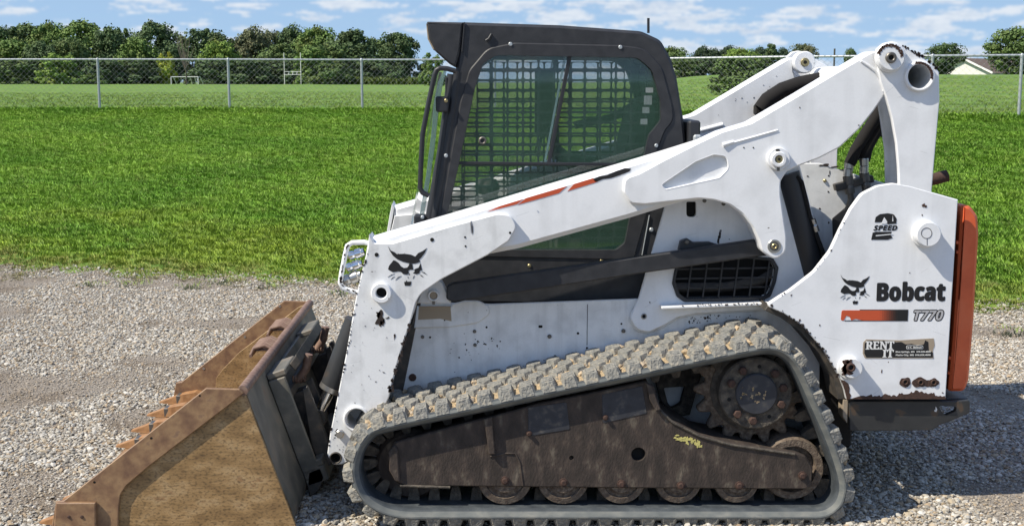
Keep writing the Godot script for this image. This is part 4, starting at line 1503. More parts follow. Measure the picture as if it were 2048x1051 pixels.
		disc("pin_cap", 1852, 466, Z_SIDE + 0.012, 25, 0.040, K.white, T, 40)
		var groove := MB.new()
		var circ := []
		for k in 25: circ.append(P(1854 + cos(TAU * k / 24) * 10.5, 466 + sin(TAU * k / 24) * 10.5, Z_SIDE + 0.052))
		groove.tube(circ, 0.0013, 4, -1.0, false)
		groove.tube([P(1855, 477, Z_SIDE + 0.052), P(1855, 490, Z_SIDE + 0.052)], 0.0013, 4)
		obj("pin_groove", groove, K.chip, T)
		disc("pin_boss", 1699, 734, Z_SIDE, 25, 0.010, K.white_worn, T, 36)
		disc("pin_cap", 1701, 733, Z_SIDE + 0.010, 21, 0.034, K.white_worn, T, 36)
		chips("chipped_paint", T, Z_SIDE + 0.044, [[1692, 730, 10, 0.9], [1696, 745, 7, 1.2], [1690, 738, 7, 0.8], [1699, 724, 6, 1.3]], 67, K.rust)
		ring("pin_end", 1702, 734, Z_SIDE + 0.045, 9.5, 5, 0.010, 0.004, K.rust, T, 20)
		disc("pin_socket", 1702, 734, Z_SIDE + 0.046, 5, 0.004, K.hole, T, 12)
		# print
		emblem(T, Z_SIDE, 1640 + 95 / 2.283 - 157 * 0.1705, 400 + 340 / 2.283 - 228 * 0.1705, 0.1705)
		lettering("lettering", "Bobcat", T, Z_SIDE, 1755, 564, 1891, 601, K.ink, "Droid Sans", 0.0, 0.0, 0.0036)
		var st := MB.new()
		flat_into(st, W([[1684, 620, 4], [1760, 620], [1760, 640.5], [1727, 640.5], [1712, 637], [1703, 640], [1700, 633], [1693, 631], [1688, 640.5], [1682, 640, 3]], Z_SIDE), Z_SIDE)
		obj("red_stripe", st, K.red_ink, T)
		for k in 8:                                   # the printed fade from red to black
			var st2 := MB.new()
			flat_into(st2, W([[1760 + k * 4.5, 620], [1764.5 + k * 4.5, 620], [1764.5 + k * 4.5, 640.5], [1760 + k * 4.5, 640.5]], Z_SIDE), Z_SIDE)
			obj("red_stripe", st2, mat(K.red_ink.albedo_color.lerp(K.ink.albedo_color, (k + 0.5) / 8.0), 0.4), T)
		var st3 := MB.new()
		flat_into(st3, W([[1796, 620], [1817, 620], [1816, 640.5], [1796, 640.5]], Z_SIDE), Z_SIDE)
		flat_into(st3, W([[1720, 618.6], [1817, 618.6], [1817, 620.4], [1720, 620.4]], Z_SIDE), Z_SIDE - 0.0003)
		flat_into(st3, W([[1690, 640], [1816, 640], [1816, 641.6], [1690, 641.6]], Z_SIDE), Z_SIDE - 0.0003)
		obj("black_stripe", st3, K.ink, T)
		lettering("lettering", "T770", T, Z_SIDE - 0.0006, 1827, 620, 1887, 640, K.ink, "Droid Sans", 0.0, 0.22, 0.0045)
		lettering("lettering", "T770", T, Z_SIDE + 0.0004, 1827, 620, 1887, 640, K.grey_ink, "Droid Sans", 0.0, 0.22)
		# the worn two-speed mark
		var two := MB.new()
		flat_into(two, W([[1750, 444], [1752, 434], [1760, 428, 6], [1776, 426, 6], [1788, 428, 8], [1794, 437, 6], [1793, 447], [1776, 448], [1774, 440], [1764, 444]], Z_SIDE), Z_SIDE)
		flat_into(two, W([[1743, 479], [1746, 465], [1752, 463], [1784, 463], [1782, 470], [1786, 475], [1776, 479]], Z_SIDE), Z_SIDE)
		obj("worn_numeral", two, K.ink, T)
		var scr := MB.new()
		flat_into(scr, W([[1769, 434], [1775, 443], [1773, 447], [1763, 447]], Z_SIDE), Z_SIDE + 0.0008)
		flat_into(scr, W([[1786, 430], [1787, 442], [1785, 442]], Z_SIDE), Z_SIDE + 0.0008)
		flat_into(scr, W([[1752, 470], [1786, 467], [1786, 468.4], [1752, 472]], Z_SIDE), Z_SIDE + 0.0008)
		obj("scratched_paint", scr, K.white, T)
		lettering("lettering", "SPEED", T, Z_SIDE, 1749, 450.5, 1795, 460.5, K.ink, "Droid Sans", 0.0, 0.25, 0.0010)
		# the weathered sticker
		var pl := MB.new()
		flat_into(pl, W([[1727, 684, 4], [1733, 678], [1800, 680], [1830, 678], [1868, 676], [1870, 690], [1866, 700], [1868, 716], [1730, 716, 4], [1726, 706]], Z_SIDE), Z_SIDE)
		obj("sticker", pl, K.tan_ink, T)
		var bk := MB.new()
		flat_into(bk, W([[1730, 686, 3], [1736, 680.5], [1788, 681], [1792, 684], [1803, 683], [1812, 688], [1824, 687], [1836, 690], [1848, 688], [1851, 680], [1857, 683], [1858, 700], [1866, 704], [1866, 714], [1733, 714, 3], [1729, 706]], Z_SIDE), Z_SIDE + 0.0007)
		obj("sticker_print", bk, K.ink, T)
		var zs := Z_SIDE + 0.0015
		lettering("lettering", "RENT", T, zs, 1732, 682, 1789, 698, K.white_ink, "Droid Serif", 0.0, 0.0, 0.0008)
		lettering("lettering", "IT", T, zs, 1766, 699, 1788, 714, K.white_ink, "Droid Serif", 0.0, 0.0, 0.0008)
		var pill := MB.new()
		flat_into(pill, W([[1813, 690, 4], [1847, 690, 4], [1847, 698, 4], [1813, 698, 4]], zs), zs - 0.0005)
		obj("sticker_frame", pill, K.white_ink, T)
		var pill2 := MB.new()
		flat_into(pill2, W([[1814, 690.8, 3], [1846, 690.8, 3], [1846, 697.2, 3], [1814, 697.2, 3]], zs), zs)
		obj("sticker_panel", pill2, K.ink, T)
		lettering("lettering", "U.C. Bobcat", T, zs + 0.0006, 1816, 691.8, 1844, 696.4, K.white_ink)
		lettering("lettering", "Blue Springs, MO   816.229.4000", T, zs, 1792, 701, 1862, 705.5, K.white_ink)
		lettering("lettering", "Platte City, MO  816.858.4000", T, zs, 1792, 707.5, 1862, 712, K.white_ink)
	# the dark gap, the tailgate and the bumper
	extr("engine_bay", W([[1700, 450], [1760, 400], [1890, 410], [1880, 790], [1710, 790]], 0.72), 0.72, -0.72, K.dark, L, 0.005)
	extr("tailgate_frame", W([[1880, 420], [1912, 416], [1914, 480], [1894, 785], [1870, 785]], 0.71), 0.705, -0.705, K.dark, L, 0.004)
	extr("tailgate", W([[1925, 409, 6], [1942, 411, 16], [1958, 432, 20], [1960, 470, 30], [1950, 640, 60], [1940, 760, 16], [1932, 783, 14], [1899, 783, 6], [1908, 690], [1917, 560]], 0.70), 0.70, -0.70, K.orange, L, 0.014)
	for q in [[1916, 484], [1917, 503], [1902, 714], [1900, 744]]:
		box("tailgate_hinge", P(q[0], q[1], 0.67), Vector3(0.025, 0.014, 0.03), K.orange, L, 0.003)
	var slot := W([[1878, 811, 3], [1915, 813, 4], [1912, 822, 4], [1894, 830, 4], [1886, 826]], 0.735)
	var B := extr("bumper", W([[1698, 802, 6], [1890, 802], [1941, 800, 4], [1941, 824, 6], [1912, 838], [1880, 850], [1866, 860], [1700, 862, 6]], 0.735), 0.735, 0.71, K.bumper, L, 0.003, [slot])
	extr("bumper_far_side", W([[1698, 802, 6], [1941, 800, 4], [1941, 824, 6], [1866, 860], [1700, 862, 6]], 0.735), -0.71, -0.735, K.bumper, L, 0.003)
	extr("bumper_top", W([[1690, 801], [1941, 799], [1941, 805], [1690, 807]], 0.735), 0.709, -0.709, K.bumper, L, 0.001)
	extr("bumper_back", W([[1934, 805], [1941, 805], [1941, 822], [1930, 826]], 0.735), 0.709, -0.709, K.bumper, L, 0.001)
	chips("bumper_chip", B, 0.735, [[1873, 818, 3, 0.6], [1871, 821, 2]], 91, K.white_ink)
	extr("bracket", W([[1687, 798], [1697, 800], [1695, 846], [1686, 832]], 0.73), 0.73, 0.66, K.tan_ink, L, 0.002)
	tube("exhaust_pipe", [P(1850, 362, 0.30), P(1872, 357, 0.30), P(1895, 351, 0.30)], 0.027, K.rust, L, 16)
	# inner white wall, hose fittings, hoses
	var I := sub("hydraulic_bay", L)
	extr("inner_wall", W([[1560, 345], [1590, 326], [1640, 326], [1700, 345], [1790, 372], [1790, 620], [1560, 620]], 0.46), 0.46, 0.44, K.white_worn, I, 0.003)
	for q in [[1591, 345, 4], [1650, 361, 3.6], [1590, 345, 3]]: disc("bolt", q[0], q[1], 0.46, q[2], 0.008, K.brass, I, 8)
	chips("chipped_paint", I, 0.46, [[1616, 352, 1.6], [1658, 351, 1.8], [1657, 383, 1.6], [1660, 345, 2, 0.6], [1640, 417, 1.8], [1658, 445, 2], [1690, 340, 4, 2.0], [1650, 330, 5, 2.4], [1670, 334, 4, 2.6]], 97, K.chip)
	tube("hose", [P(1776, 176, 0.50), P(1768, 208, 0.50), P(1747, 243, 0.50), P(1727, 275, 0.50), P(1712, 300, 0.50), P(1700, 328, 0.50)], 0.026, K.hose, I, 12)
	tube("hose", [P(1786, 182, 0.49), P(1776, 216, 0.49), P(1757, 256, 0.49), P(1741, 283, 0.49), P(1733, 300, 0.49), P(1729, 322, 0.49)], 0.026, K.hose, I, 12)
	tube("cable", [P(1752, 258, 0.5), P(1762, 270, 0.5), P(1775, 278, 0.5), P(1786, 276, 0.5)], 0.005, K.hose, I, 8)
	for q in [[1700, 322, 1696, 352, 1703, 398], [1729, 316, 1729, 346, 1734, 378]]:
		var a := P(q[0], q[1], 0.50)
		var b := P(q[2], q[3], 0.50)
		var c := P(q[4], q[5], 0.50)
		turned("hose_fitting", a, [[0.020, 0.0], [0.021, 0.004], [0.021, 0.030], [0.017, 0.032], [0.020, 0.036], [0.020, (b - a).length()], [0.0, (b - a).length()]], K.steel, I, 8, b - a)
		turned("hose_fitting", b, [[0.024, 0.0], [0.024, 0.035], [0.018, 0.036], [0.022, 0.050], [0.022, 0.075], [0.014, 0.078], [0.014, (c - b).length()], [0.0, (c - b).length()]], K.dull_steel, I, 6, c - b)
	bar("fitting_bracket", P(1670, 375, 0.49), P(1745, 356, 0.49), 0.03, 0.05, K.coupler, I, 0.003)
	tube("hose", [P(1704, 396, 0.50), P(1700, 410, 0.50), P(1690, 430, 0.48), P(1688, 470, 0.46)], 0.014, K.dull_steel, I, 8)
	# lift cylinder with its line
	tube("lift_cylinder", [P(1576, 346, 0.56), P(1634, 566, 0.56)], 0.050, K.black_trim, L, 24)
	tube("cylinder_line", [P(1594, 352, 0.60), P(1604, 364, 0.60), P(1611, 392, 0.60), P(1620, 430, 0.60), P(1634, 470, 0.60), P(1650, 512, 0.60)], 0.009, K.hose, L, 8)
	turned("line_fitting", P(1626, 438, 0.60), [[0.012, 0.0], [0.012, 0.02], [0.009, 0.022], [0.013, 0.03], [0.013, 0.055], [0.0, 0.06]], K.steel, L, 8, P(1638, 474, 0.60) - P(1626, 438, 0.60))

func build_chassis(L: Node3D) -> void:
	var B := sub("chassis", L)
	var a := P(800, 640, 0.5)
	var b := P(1700, 930, 0.5)
	box("lower_frame", Vector3((a.x + b.x) / 2, 0.50, 0), Vector3(b.x - a.x, 0.62, 1.04), K.dark, B, 0.01)
	var z := Z_BODY
	extr("side_panel", W([[834, 603], [903, 606], [985, 608], [1290, 597], [1300, 640], [1540, 610], [1640, 690], [1640, 900], [800, 900], [787, 792], [796, 786], [806, 740], [822, 668]], z), z, z - 0.02, K.white_worn, B, 0.003)
	# dark underside at the front of the panel
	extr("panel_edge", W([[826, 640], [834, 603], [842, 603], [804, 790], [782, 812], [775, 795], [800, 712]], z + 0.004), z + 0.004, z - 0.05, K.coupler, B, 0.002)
	chips("chipped_paint", B, z, [[820, 796, 8, 1.8], [850, 792, 9, 2.0], [880, 790, 10, 2.2], [910, 784, 7, 2.2], [835, 803, 8, 2], [870, 800, 9, 2]], 71, K.chip)
	chips_along("chipped_paint", B, z, [[960, 765], [1000, 755], [1090, 722], [1190, 695]], 26, 0.8, 2.2, 5.0, 73, K.chip)
	chips_along("chipped_paint", B, z, [[870, 700], [960, 690], [1000, 680], [930, 720]], 24, 0.6, 2.2, 14.0, 74, K.chip)
	extr("weld_plate", W([[834, 612], [902, 613], [905, 607], [930, 601, 20], [958, 601, 30], [978, 612, 14], [980, 628, 16], [955, 646, 30], [900, 654], [828, 656]], z + 0.012), z + 0.012, z - 0.001, K.white_worn, B, 0.004)
	extr("bare_patch", W([[838, 612], [901, 612], [903, 642], [880, 637], [836, 639]], z + 0.0135), z + 0.0135, z + 0.011, K.tan_ink, B, 0.0)
	for q in [[845, 673, 3.6], [949, 662, 3.6], [950, 689, 3.6], [1099, 672, 4.4], [1247, 661, 4.2], [825, 754, 8]]: disc("bolt", q[0], q[1], z, q[2], 0.008, K.dull_steel if q[2] < 6 else K.rust, B, 10)
	var dots := MB.new()
	for q in [[860, 674, 2.2], [973, 654, 2.2], [1156, 666, 2.6], [1243, 647, 2], [1174, 695, 2]]: flat_into(dots, circle(C(q[0], q[1], z), M(q[2], z), 10), z)
	flat_into(dots, W([[1077, 650, 2], [1085, 650, 2], [1085, 655, 2], [1077, 655, 2]], z), z)
	flat_into(dots, W([[1174.5, 608], [1175.6, 608], [1174.6, 690], [1173.6, 690]], z), z - 0.0002)
	obj("bolt_hole", dots, K.hole, B).set_meta("kind", "stuff")
	# link bracket at the front
	extr("link_bracket", W([[834, 606], [840, 588, 10], [858, 566, 14], [873, 558, 6], [884, 565, 10], [894, 585, 10], [902, 606]], 0.63), 0.63, 0.56, K.white, B, 0.004)
	ring("link_pin", 867, 590, 0.63, 12, 8, 0.016, 0.01, K.white, B, 24)
	disc("link_pin_end", 867, 590, 0.63, 8, 0.010, K.tan_ink, B, 16)
	box("link_pin_tab", P(867, 605, 0.64), Vector3(0.012, 0.016, 0.01), K.dull_steel, B, 0.001)
	# the upright and the swelling at its foot
	var zu := 0.575
	var vent := W([[1350, 560, 10], [1356, 534, 10], [1450, 512, 10], [1540, 520, 8], [1550, 536, 8], [1546, 562, 20], [1536, 588, 10], [1524, 593, 6], [1372, 597, 12], [1358, 586, 8]], zu)
	var slot := W([[1373, 403, 4], [1393, 403, 4], [1393, 434, 9], [1373, 434, 9]], zu)
	extr("upright", W([[1331, 412], [1400, 390], [1560, 330], [1600, 330], [1640, 480], [1650, 640], [1600, 640], [1534, 619], [1460, 623], [1392, 627, 20], [1356, 634, 20], [1329, 650, 30], [1298, 664, 16], [1274, 659, 20], [1260, 636, 16], [1278, 596]], zu), zu, zu - 0.025, K.white, B, 0.004, [vent, slot])
	extr("upright_rim", W([[1531, 622], [1460, 626], [1392, 630, 20], [1357, 637, 20], [1330, 654, 30], [1298, 668, 16], [1271, 663, 20], [1256, 638, 16], [1264, 616], [1270, 640], [1280, 652], [1298, 657], [1326, 645], [1354, 629], [1392, 622], [1460, 618], [1531, 614]], zu - 0.026), zu - 0.026, Z_BODY - 0.002, K.white_worn, B, 0.004)
	bar("ledge", P(1322, 613, zu + 0.03), P(1536, 605, zu + 0.03), 0.010, 0.06, K.white, B, 0.002)
	chips_along("chipped_paint", B, zu + 0.0604, [[1340, 611], [1420, 609], [1530, 606]], 30, 0.8, 2.0, 1.6, 75, K.chip)
	chips_along("chipped_paint", B, z, [[1380, 640], [1430, 636], [1500, 630]], 34, 0.8, 3.0, 7.0, 76, K.chip)
	chips("chipped_paint", B, zu, [[1440, 470, 4, 0.4], [1437, 480, 4, 0.4], [1442, 462, 2, 0.5], [1459, 478, 1], [1300, 604, 1.4]], 77, K.chip)
	disc("bolt", 1409, 401, zu, 4, 0.01, K.dull_steel, B, 8)
	disc("bolt", 1447, 407, zu, 4, 0.01, K.dull_steel, B, 8)
	ring("key_slot", 1288, 632, zu, 6, 3.6, 0.006, 0.01, K.steel, B, 16)
	disc("key_hole", 1288, 632, zu, 3.8, 0.002, K.hole, B, 10)
	disc("slot_bottom", 1383, 419, zu - 0.03, 22, 0.002, K.hole, B)
	# engine vent: a dark frame and a lattice, the bay behind it
	var V := sub("engine_vent", L)
	var fr := W([[1344, 566, 10], [1350, 534, 10], [1450, 508, 10], [1546, 515, 8], [1557, 534, 8], [1552, 563, 20], [1541, 592, 10], [1529, 598, 6], [1500, 601], [1368, 603, 12], [1353, 592, 8]], zu)
	extr("vent_frame", fr, zu + 0.010, zu - 0.012, K.black_trim, V, 0.003, [vent])
	for k in 6:
		var x := 1378.0 + k * 31.0
		bar("vent_bar", P(x + 8, 510, zu - 0.004), P(x - 4, 600, zu - 0.004), 0.007, 0.008, K.black_trim, V, 0.001)
	for k in 4:
		var y := 536.0 + k * 19.0
		bar("vent_bar", P(1346, y + 2, zu - 0.0125), P(1555, y - 1, zu - 0.0125), 0.007, 0.008, K.black_trim, V, 0.001)
	extr("vent_bottom", W([[1330, 500], [1570, 500], [1570, 610], [1330, 610]], 0.46), 0.47, 0.46, K.hole, V, 0.0)
	tube("engine_pipe", [P(1345, 575, 0.50), P(1450, 574, 0.50), P(1520, 562, 0.50), P(1550, 545, 0.50)], 0.022, K.coupler, V, 10)
	# lower link bar
	var K2 := sub("lower_link", L)
	extr("link_bar", W([[893, 572, 8], [905, 566], [1100, 538], [1300, 510], [1528, 477], [1545, 478, 8], [1548, 505, 8], [1532, 511], [1300, 544], [1100, 575], [905, 604], [892, 598, 8]], 0.665), 0.665, 0.625, K.black, K2, 0.006)
	extr("link_bracket", W([[1358, 500], [1362, 482, 5], [1376, 477, 6], [1388, 485], [1420, 484], [1438, 490], [1440, 500]], 0.62), 0.62, 0.58, K.black_trim, K2, 0.004)
	disc("bolt", 1374, 484, 0.62, 4.5, 0.008, K.dull_steel, K2, 8)

func grille_into(mb: MB, region: PackedVector2Array, z: float, px: float, py: float, barw: float, th: float) -> void:     # a sheet pierced by rounded windows
	var lo := Vector2(1e9, 1e9)
	var hi := -lo
	for p in region:
		lo = lo.min(p)
		hi = hi.max(p)
	var nx := int(ceil((hi.x - lo.x) / px))
	var ny := int(ceil((hi.y - lo.y) / py))
	for j in ny:
		for i in nx:
			var c := lo + Vector2((i + 0.5) * px, (j + 0.5) * py)
			if not Geometry2D.is_point_in_polygon(c, region): continue
			var outer := []
			var innr := []
			var r := 0.009
			var hx := (px - barw) / 2
			var hy := (py - barw) / 2
			for q in 4:
				var sx := [1, -1, -1, 1][q] as float
				var sy := [1, 1, -1, -1][q] as float
				for k in 3:
					var a := PI / 2 * q + PI / 4 * k
					innr.append(c + Vector2(sx * (hx - r), sy * (hy - r)) + Vector2(cos(a), sin(a)) * r)
					outer.append(c + Vector2(sx * px / 2, sy * py / 2))
			for k in 12:
				var m := (k + 1) % 12
				var A := Vector3(outer[k].x, outer[k].y, z)
				var B := Vector3(outer[m].x, outer[m].y, z)
				var Cc := Vector3(innr[m].x, innr[m].y, z)
				var D := Vector3(innr[k].x, innr[k].y, z)
				var dz := Vector3(0, 0, -th)
				if A.distance_to(B) > 0.0001: mb.flat(A, B, Cc)
				mb.flat(A, Cc, D)
				if A.distance_to(B) > 0.0001: mb.flat(B + dz, A + dz, Cc + dz)
				mb.flat(D + dz, Cc + dz, A + dz)
				mb.quad(Cc, Cc + dz, D + dz, D)

func build_cab(L: Node3D) -> void:
	var B := sub("cab", L)
	var z := Z_CAB
	var k: Material = K.black
	# the side frames, each with one large opening
	var side := [[912, 134, 6], [925, 44], [1120, 50], [1283, 62, 40], [1322, 80, 30], [1342, 116, 40], [1354, 155], [1367, 235], [1373, 290], [1332, 430], [1278, 602], [1040, 608], [893, 606], [868, 520], [866, 440], [885, 330]]
	var opening := [[948, 180, 60], [965, 128, 20], [992, 110, 30], [1276, 115, 30], [1304, 140, 30], [1321, 200, 30], [1322, 240, 16], [1298, 270, 16], [1288, 312, 30], [1268, 400], [1258, 446], [1250, 486, 14], [1232, 500, 14], [1040, 500], [900, 496, 10], [892, 440], [918, 325]]
	var win := W(opening, z)
	extr("side_frame", W(side, z), z, z - 0.045, k, B, 0.012, [win])
	extr("side_frame", W(side, z), -z + 0.045, -z, k, B, 0.012, [win])
	# the raised inner panel of the near side
	var panel := [[903, 300], [920, 205, 30], [938, 140, 40], [975, 96, 40], [1030, 85, 30], [1240, 90, 40], [1290, 96, 50], [1325, 135, 40], [1345, 210, 60], [1348, 240, 30], [1330, 262, 30], [1312, 310], [1296, 420], [1268, 520], [900, 512], [880, 430]]
	extr("window_panel", W(panel, z), z + 0.006, z - 0.006, k, B, 0.005, [win])
	for q in [[1021, 88], [1241, 94], [1313, 291], [892, 311]]:
		disc("screw", q[0], q[1], z + 0.006, 4, 0.004, K.galv, B, 12)
	# roof, visor and rear wall
	extr("roof", W([[925, 44], [1120, 50], [1283, 62, 40], [1318, 80, 30], [1338, 116], [1322, 122], [1300, 96, 30], [1270, 84], [1110, 76], [925, 74]], z), z - 0.046, -z + 0.046, k, B, 0.002)
	extr("visor", W([[853, 43, 3], [926, 44.5], [920, 100], [911, 134], [899, 128], [871, 103, 6], [858, 78]], z + 0.01), z + 0.01, -z - 0.01, k, B, 0.008)
	extr("visor_trim", W([[852, 46], [858, 60], [869, 98], [866, 99], [855, 78]], z - 0.01), z - 0.014, -z + 0.014, K.tan_ink, B, 0.001)
	bar("roof_seam", P(929, 44, z + 0.003), P(924, 104, z + 0.003), 0.006, 0.012, K.black_trim, B, 0.002)
	tube("roof_latch", [P(972, 81, z + 0.004), P(978, 77, z + 0.008), P(983, 68, z + 0.006)], 0.006, K.black_trim, B, 8)
	extr("rear_wall", W([[1336, 120], [1354, 155], [1367, 235], [1373, 290], [1332, 430], [1278, 602], [1262, 602], [1316, 430], [1352, 290], [1344, 235], [1330, 160]], z), z - 0.046, -z + 0.046, k, B, 0.002)
	box("rear_block", P(1378, 262, 0.36), Vector3(0.05, 0.10, 0.3), K.black_trim, B, 0.008)
	box("arm_stop", P(1394, 277, 0.50), Vector3(0.036, 0.036, 0.05), K.galv, B, 0.008)
	tube("antenna", [P(1297, 66, 0.1), P(1297, 36, 0.1)], 0.006, K.black_trim, B, 8)
	# lower skin with its seams
	extr("lower_skin", W([[893, 506], [1262, 506], [1320, 430], [1278, 604], [1040, 608], [893, 606], [880, 560]], z - 0.02), z - 0.046, z - 0.07, k, B, 0.002)
	bar("skin_rib", P(1299, 430, z + 0.004), P(1284, 512, z + 0.004), 0.004, 0.006, K.galv, B, 0.001)
	disc("screw", 1303, 459, z + 0.002, 4.5, 0.006, K.galv, B, 10)
	disc("screw", 1059, 531, z, 4, 0.005, K.brass, B, 10)
	disc("screw", 1203, 521, z, 4, 0.005, K.brass, B, 10)
	for q in [[1024, 512], [1121, 514], [1170, 512]]: bar("skin_slot", P(q[0] - 12, q[1], z + 0.001), P(q[0] + 12, q[1], z + 0.001), 0.005, 0.004, K.grey_ink, B, 0.001)
	# glass, window frames and guards on both sides
	for s in [1.0, -1.0]:
		var G := sub("side_window", L)
		var pane := W([[940, 180, 60], [957, 122, 20], [990, 104, 30], [1280, 109, 30], [1310, 138, 30], [1328, 200, 30], [1329, 242, 16], [1304, 272, 16], [1294, 312, 30], [1274, 400], [1264, 446], [1254, 492, 14], [1232, 506, 14], [1040, 506], [892, 502, 10], [884, 440], [910, 325]], z)
		extr("pane", pane, s * (z - 0.018), s * (z - 0.024), K.glass, G, 0.0)
		bar("window_bar", Vector3(P(1141, 108, z).x, P(1141, 108, z).y, s * (z - 0.012)), Vector3(P(1097, 330, z).x, P(1097, 330, z).y, s * (z - 0.012)), 0.016, 0.010, K.black_trim, G, 0.002)
		bar("window_bar", Vector3(P(914, 326, z).x, P(914, 326, z).y, s * (z - 0.010)), Vector3(P(1288, 329, z).x, P(1288, 329, z).y, s * (z - 0.010)), 0.013, 0.010, K.black_trim, G, 0.002)
		bar("window_edge", Vector3(P(1131, 112, z).x, P(1131, 112, z).y, s * (z - 0.016)), Vector3(P(1090, 326, z).x, P(1090, 326, z).y, s * (z - 0.016)), 0.010, 0.004, K.door_glass, G, 0.0)
		var gm := MB.new()
		grille_into(gm, win, s * (z - 0.055) + (0.0 if s > 0 else 0.006), 0.0665, 0.0455, 0.0085, 0.006)
		obj("guard", gm, K.black_trim, G)
		if s > 0:
			ring("window_knob", 965, 281, z - 0.018, 8, 4, 0.014, 0.002, K.dull_steel, G, 20)
			disc("knob_centre", 965, 281, z - 0.018, 4.2, 0.010, K.black_trim, G, 12)
			for q in [[1299, 180, 15, 10], [1296, 200, 16, 18], [1292, 220, 14, 12], [1288, 243, 14, 11]]:
				box("sticker", P(q[0], q[1], z - 0.0245), Vector3(M(q[2], z), M(q[3], z), 0.001), K.grey_ink, G, 0.0)
	# front door with its frame, grab handle and hinge
	var F := sub("front_door", L)
	bar("door_glass", P(896, 140, 0.0) + Vector3(-0.03, 0, 0), P(852, 440, 0.0) + Vector3(-0.05, 0, 0), 0.008, 0.80, K.glass, F, 0.0)
	extr("door_edge", W([[893, 142], [884, 175], [878, 215], [870, 290], [860, 360], [848, 430], [838, 436], [852, 350], [862, 270], [868, 205], [876, 165], [888, 140]], 0.42), 0.425, 0.412, K.door_glass, F, 0.001)
	tube("pillar", [P(904, 148, 0.45), P(884, 300, 0.45), P(858, 445, 0.45)], 0.017, K.black_trim, F, 12)
	tube("pillar", [P(916, 142, 0.455), P(893, 300, 0.455), P(868, 440, 0.455)], 0.020, K.black_trim, F, 12)
	tube("pillar", [P(904, 148, -0.45), P(884, 300, -0.45), P(858, 445, -0.45)], 0.024, K.black_trim, F, 12)
	tube("grab_handle", [P(912, 142, 0.50), P(894, 137, 0.50), P(880, 136, 0.50), P(873, 140, 0.50), P(869, 150, 0.50), P(856, 210, 0.50), P(845, 268, 0.50), P(842, 320, 0.50), P(840, 375, 0.50), P(845, 385, 0.50), P(858, 391, 0.50)], 0.0105, K.black_trim, F, 12)
	box("door_latch", P(884, 208, 0.47), Vector3(0.052, 0.066, 0.05), K.black_trim, F, 0.006)
	disc("latch_bolt", 892, 201, 0.496, 4, 0.008, K.brass, F, 8)
	box("door_hinge", P(840, 440, 0.44), Vector3(0.05, 0.05, 0.07), K.black_trim, F, 0.006)
	disc("hinge_bolt", 845, 434, 0.476, 4, 0.006, K.galv, F, 8)
	box("mirror_arm", P(893, 178, 0.45), Vector3(0.012, 0.10, 0.02), K.black_trim, F, 0.003)
	# inside: floor, seat, controls
	var N := sub("cab_interior", L)
	extr("floor", W([[880, 560], [1270, 560], [1266, 600], [880, 600]], 0.0), 0.40, -0.40, K.dark, N, 0.0)
	extr("added_dark_panel", W([[1010, 450], [1130, 420], [1275, 400], [1268, 560], [880, 560], [880, 470]], 0.0), -0.30, -0.40, K.dark, N, 0.0)  # panel added to darken what shows through the lower window
	var sx := P(1180, 400, 0)
	box("seat", Vector3(sx.x - 0.02, sx.y - 0.07, -0.02), Vector3(0.46, 0.13, 0.48), K.seat, N, 0.04)
	extr("seat_back", W([[1205, 392, 10], [1240, 300], [1262, 215, 16], [1290, 190, 16], [1312, 205, 12], [1300, 300], [1268, 400]], 0.0), 0.22, -0.26, K.seat, N, 0.03)
	box("seat_base", Vector3(sx.x, sx.y - 0.28, 0), Vector3(0.36, 0.3, 0.4), K.seat, N, 0.02)
	for s in [0.27, -0.30]:
		tube("armrest", [P(1290, 330, s), P(1200, 330, s), P(1140, 322, s), P(1110, 300, s)], 0.032, K.seat, N, 10)
		tube("joystick", [P(1112, 318, s), P(1106, 270, s)], 0.018, K.seat, N, 10)
		turned("joystick_grip", P(1106, 268, s), [[0.0, -0.05], [0.026, -0.04], [0.030, 0.0], [0.026, 0.03], [0.0, 0.04]], K.seat, N, 12, Vector3.UP)
	tube("control_post", [P(985, 410, 0.30), P(975, 372, 0.30)], 0.035, K.seat, N, 12)
	turned("foot_pedal", P(975, 372, 0.30), [[0.0, -0.04], [0.05, -0.03], [0.055, 0.0], [0.04, 0.03], [0.0, 0.04]], K.seat, N, 14, Vector3.UP)
	box("display", P(1090, 205, -0.38), Vector3(0.10, 0.32, 0.06), K.seat, N, 0.01)
	tube("lap_bar", [P(1285, 200, -0.28), P(1225, 235, -0.28), P(1150, 250, -0.26)], 0.02, K.seat, N, 10)

# ---------- tracks ----------
var loop_pts := PackedVector2Array()
var loop_len := 0.0
func make_loop() -> void:
	var raw := smooth([[767, 847], [960, 806], [1130, 770], [1300, 735], [1440, 705], [1520, 690], [1556, 690], [1584, 704], [1608, 733], [1640, 802], [1672, 875], [1694, 940], [1700, 980], [1688, 1016], [1654, 1040], [1600, 1043], [1450, 1043], [1300, 1043], [1100, 1043], [900, 1043], [800, 1042], [746, 1025], [713, 995], [698, 950], [704, 905], [726, 869]], 10)
	var w := on(raw, 0.99)
	if area(w) < 0: w.reverse()
	# even spacing
	var cum := [0.0]
	for i in w.size(): cum.append(cum[-1] + w[i].distance_to(w[(i + 1) % w.size()]))
	loop_len = cum[-1]
	var n := 240
	var out := PackedVector2Array()
	var j := 0
	for i in n:
		var d := loop_len * i / n
		while cum[j + 1] < d: j += 1
		out.append(w[j].lerp(w[(j + 1) % w.size()], (d - cum[j]) / (cum[j + 1] - cum[j])))
	loop_pts = out

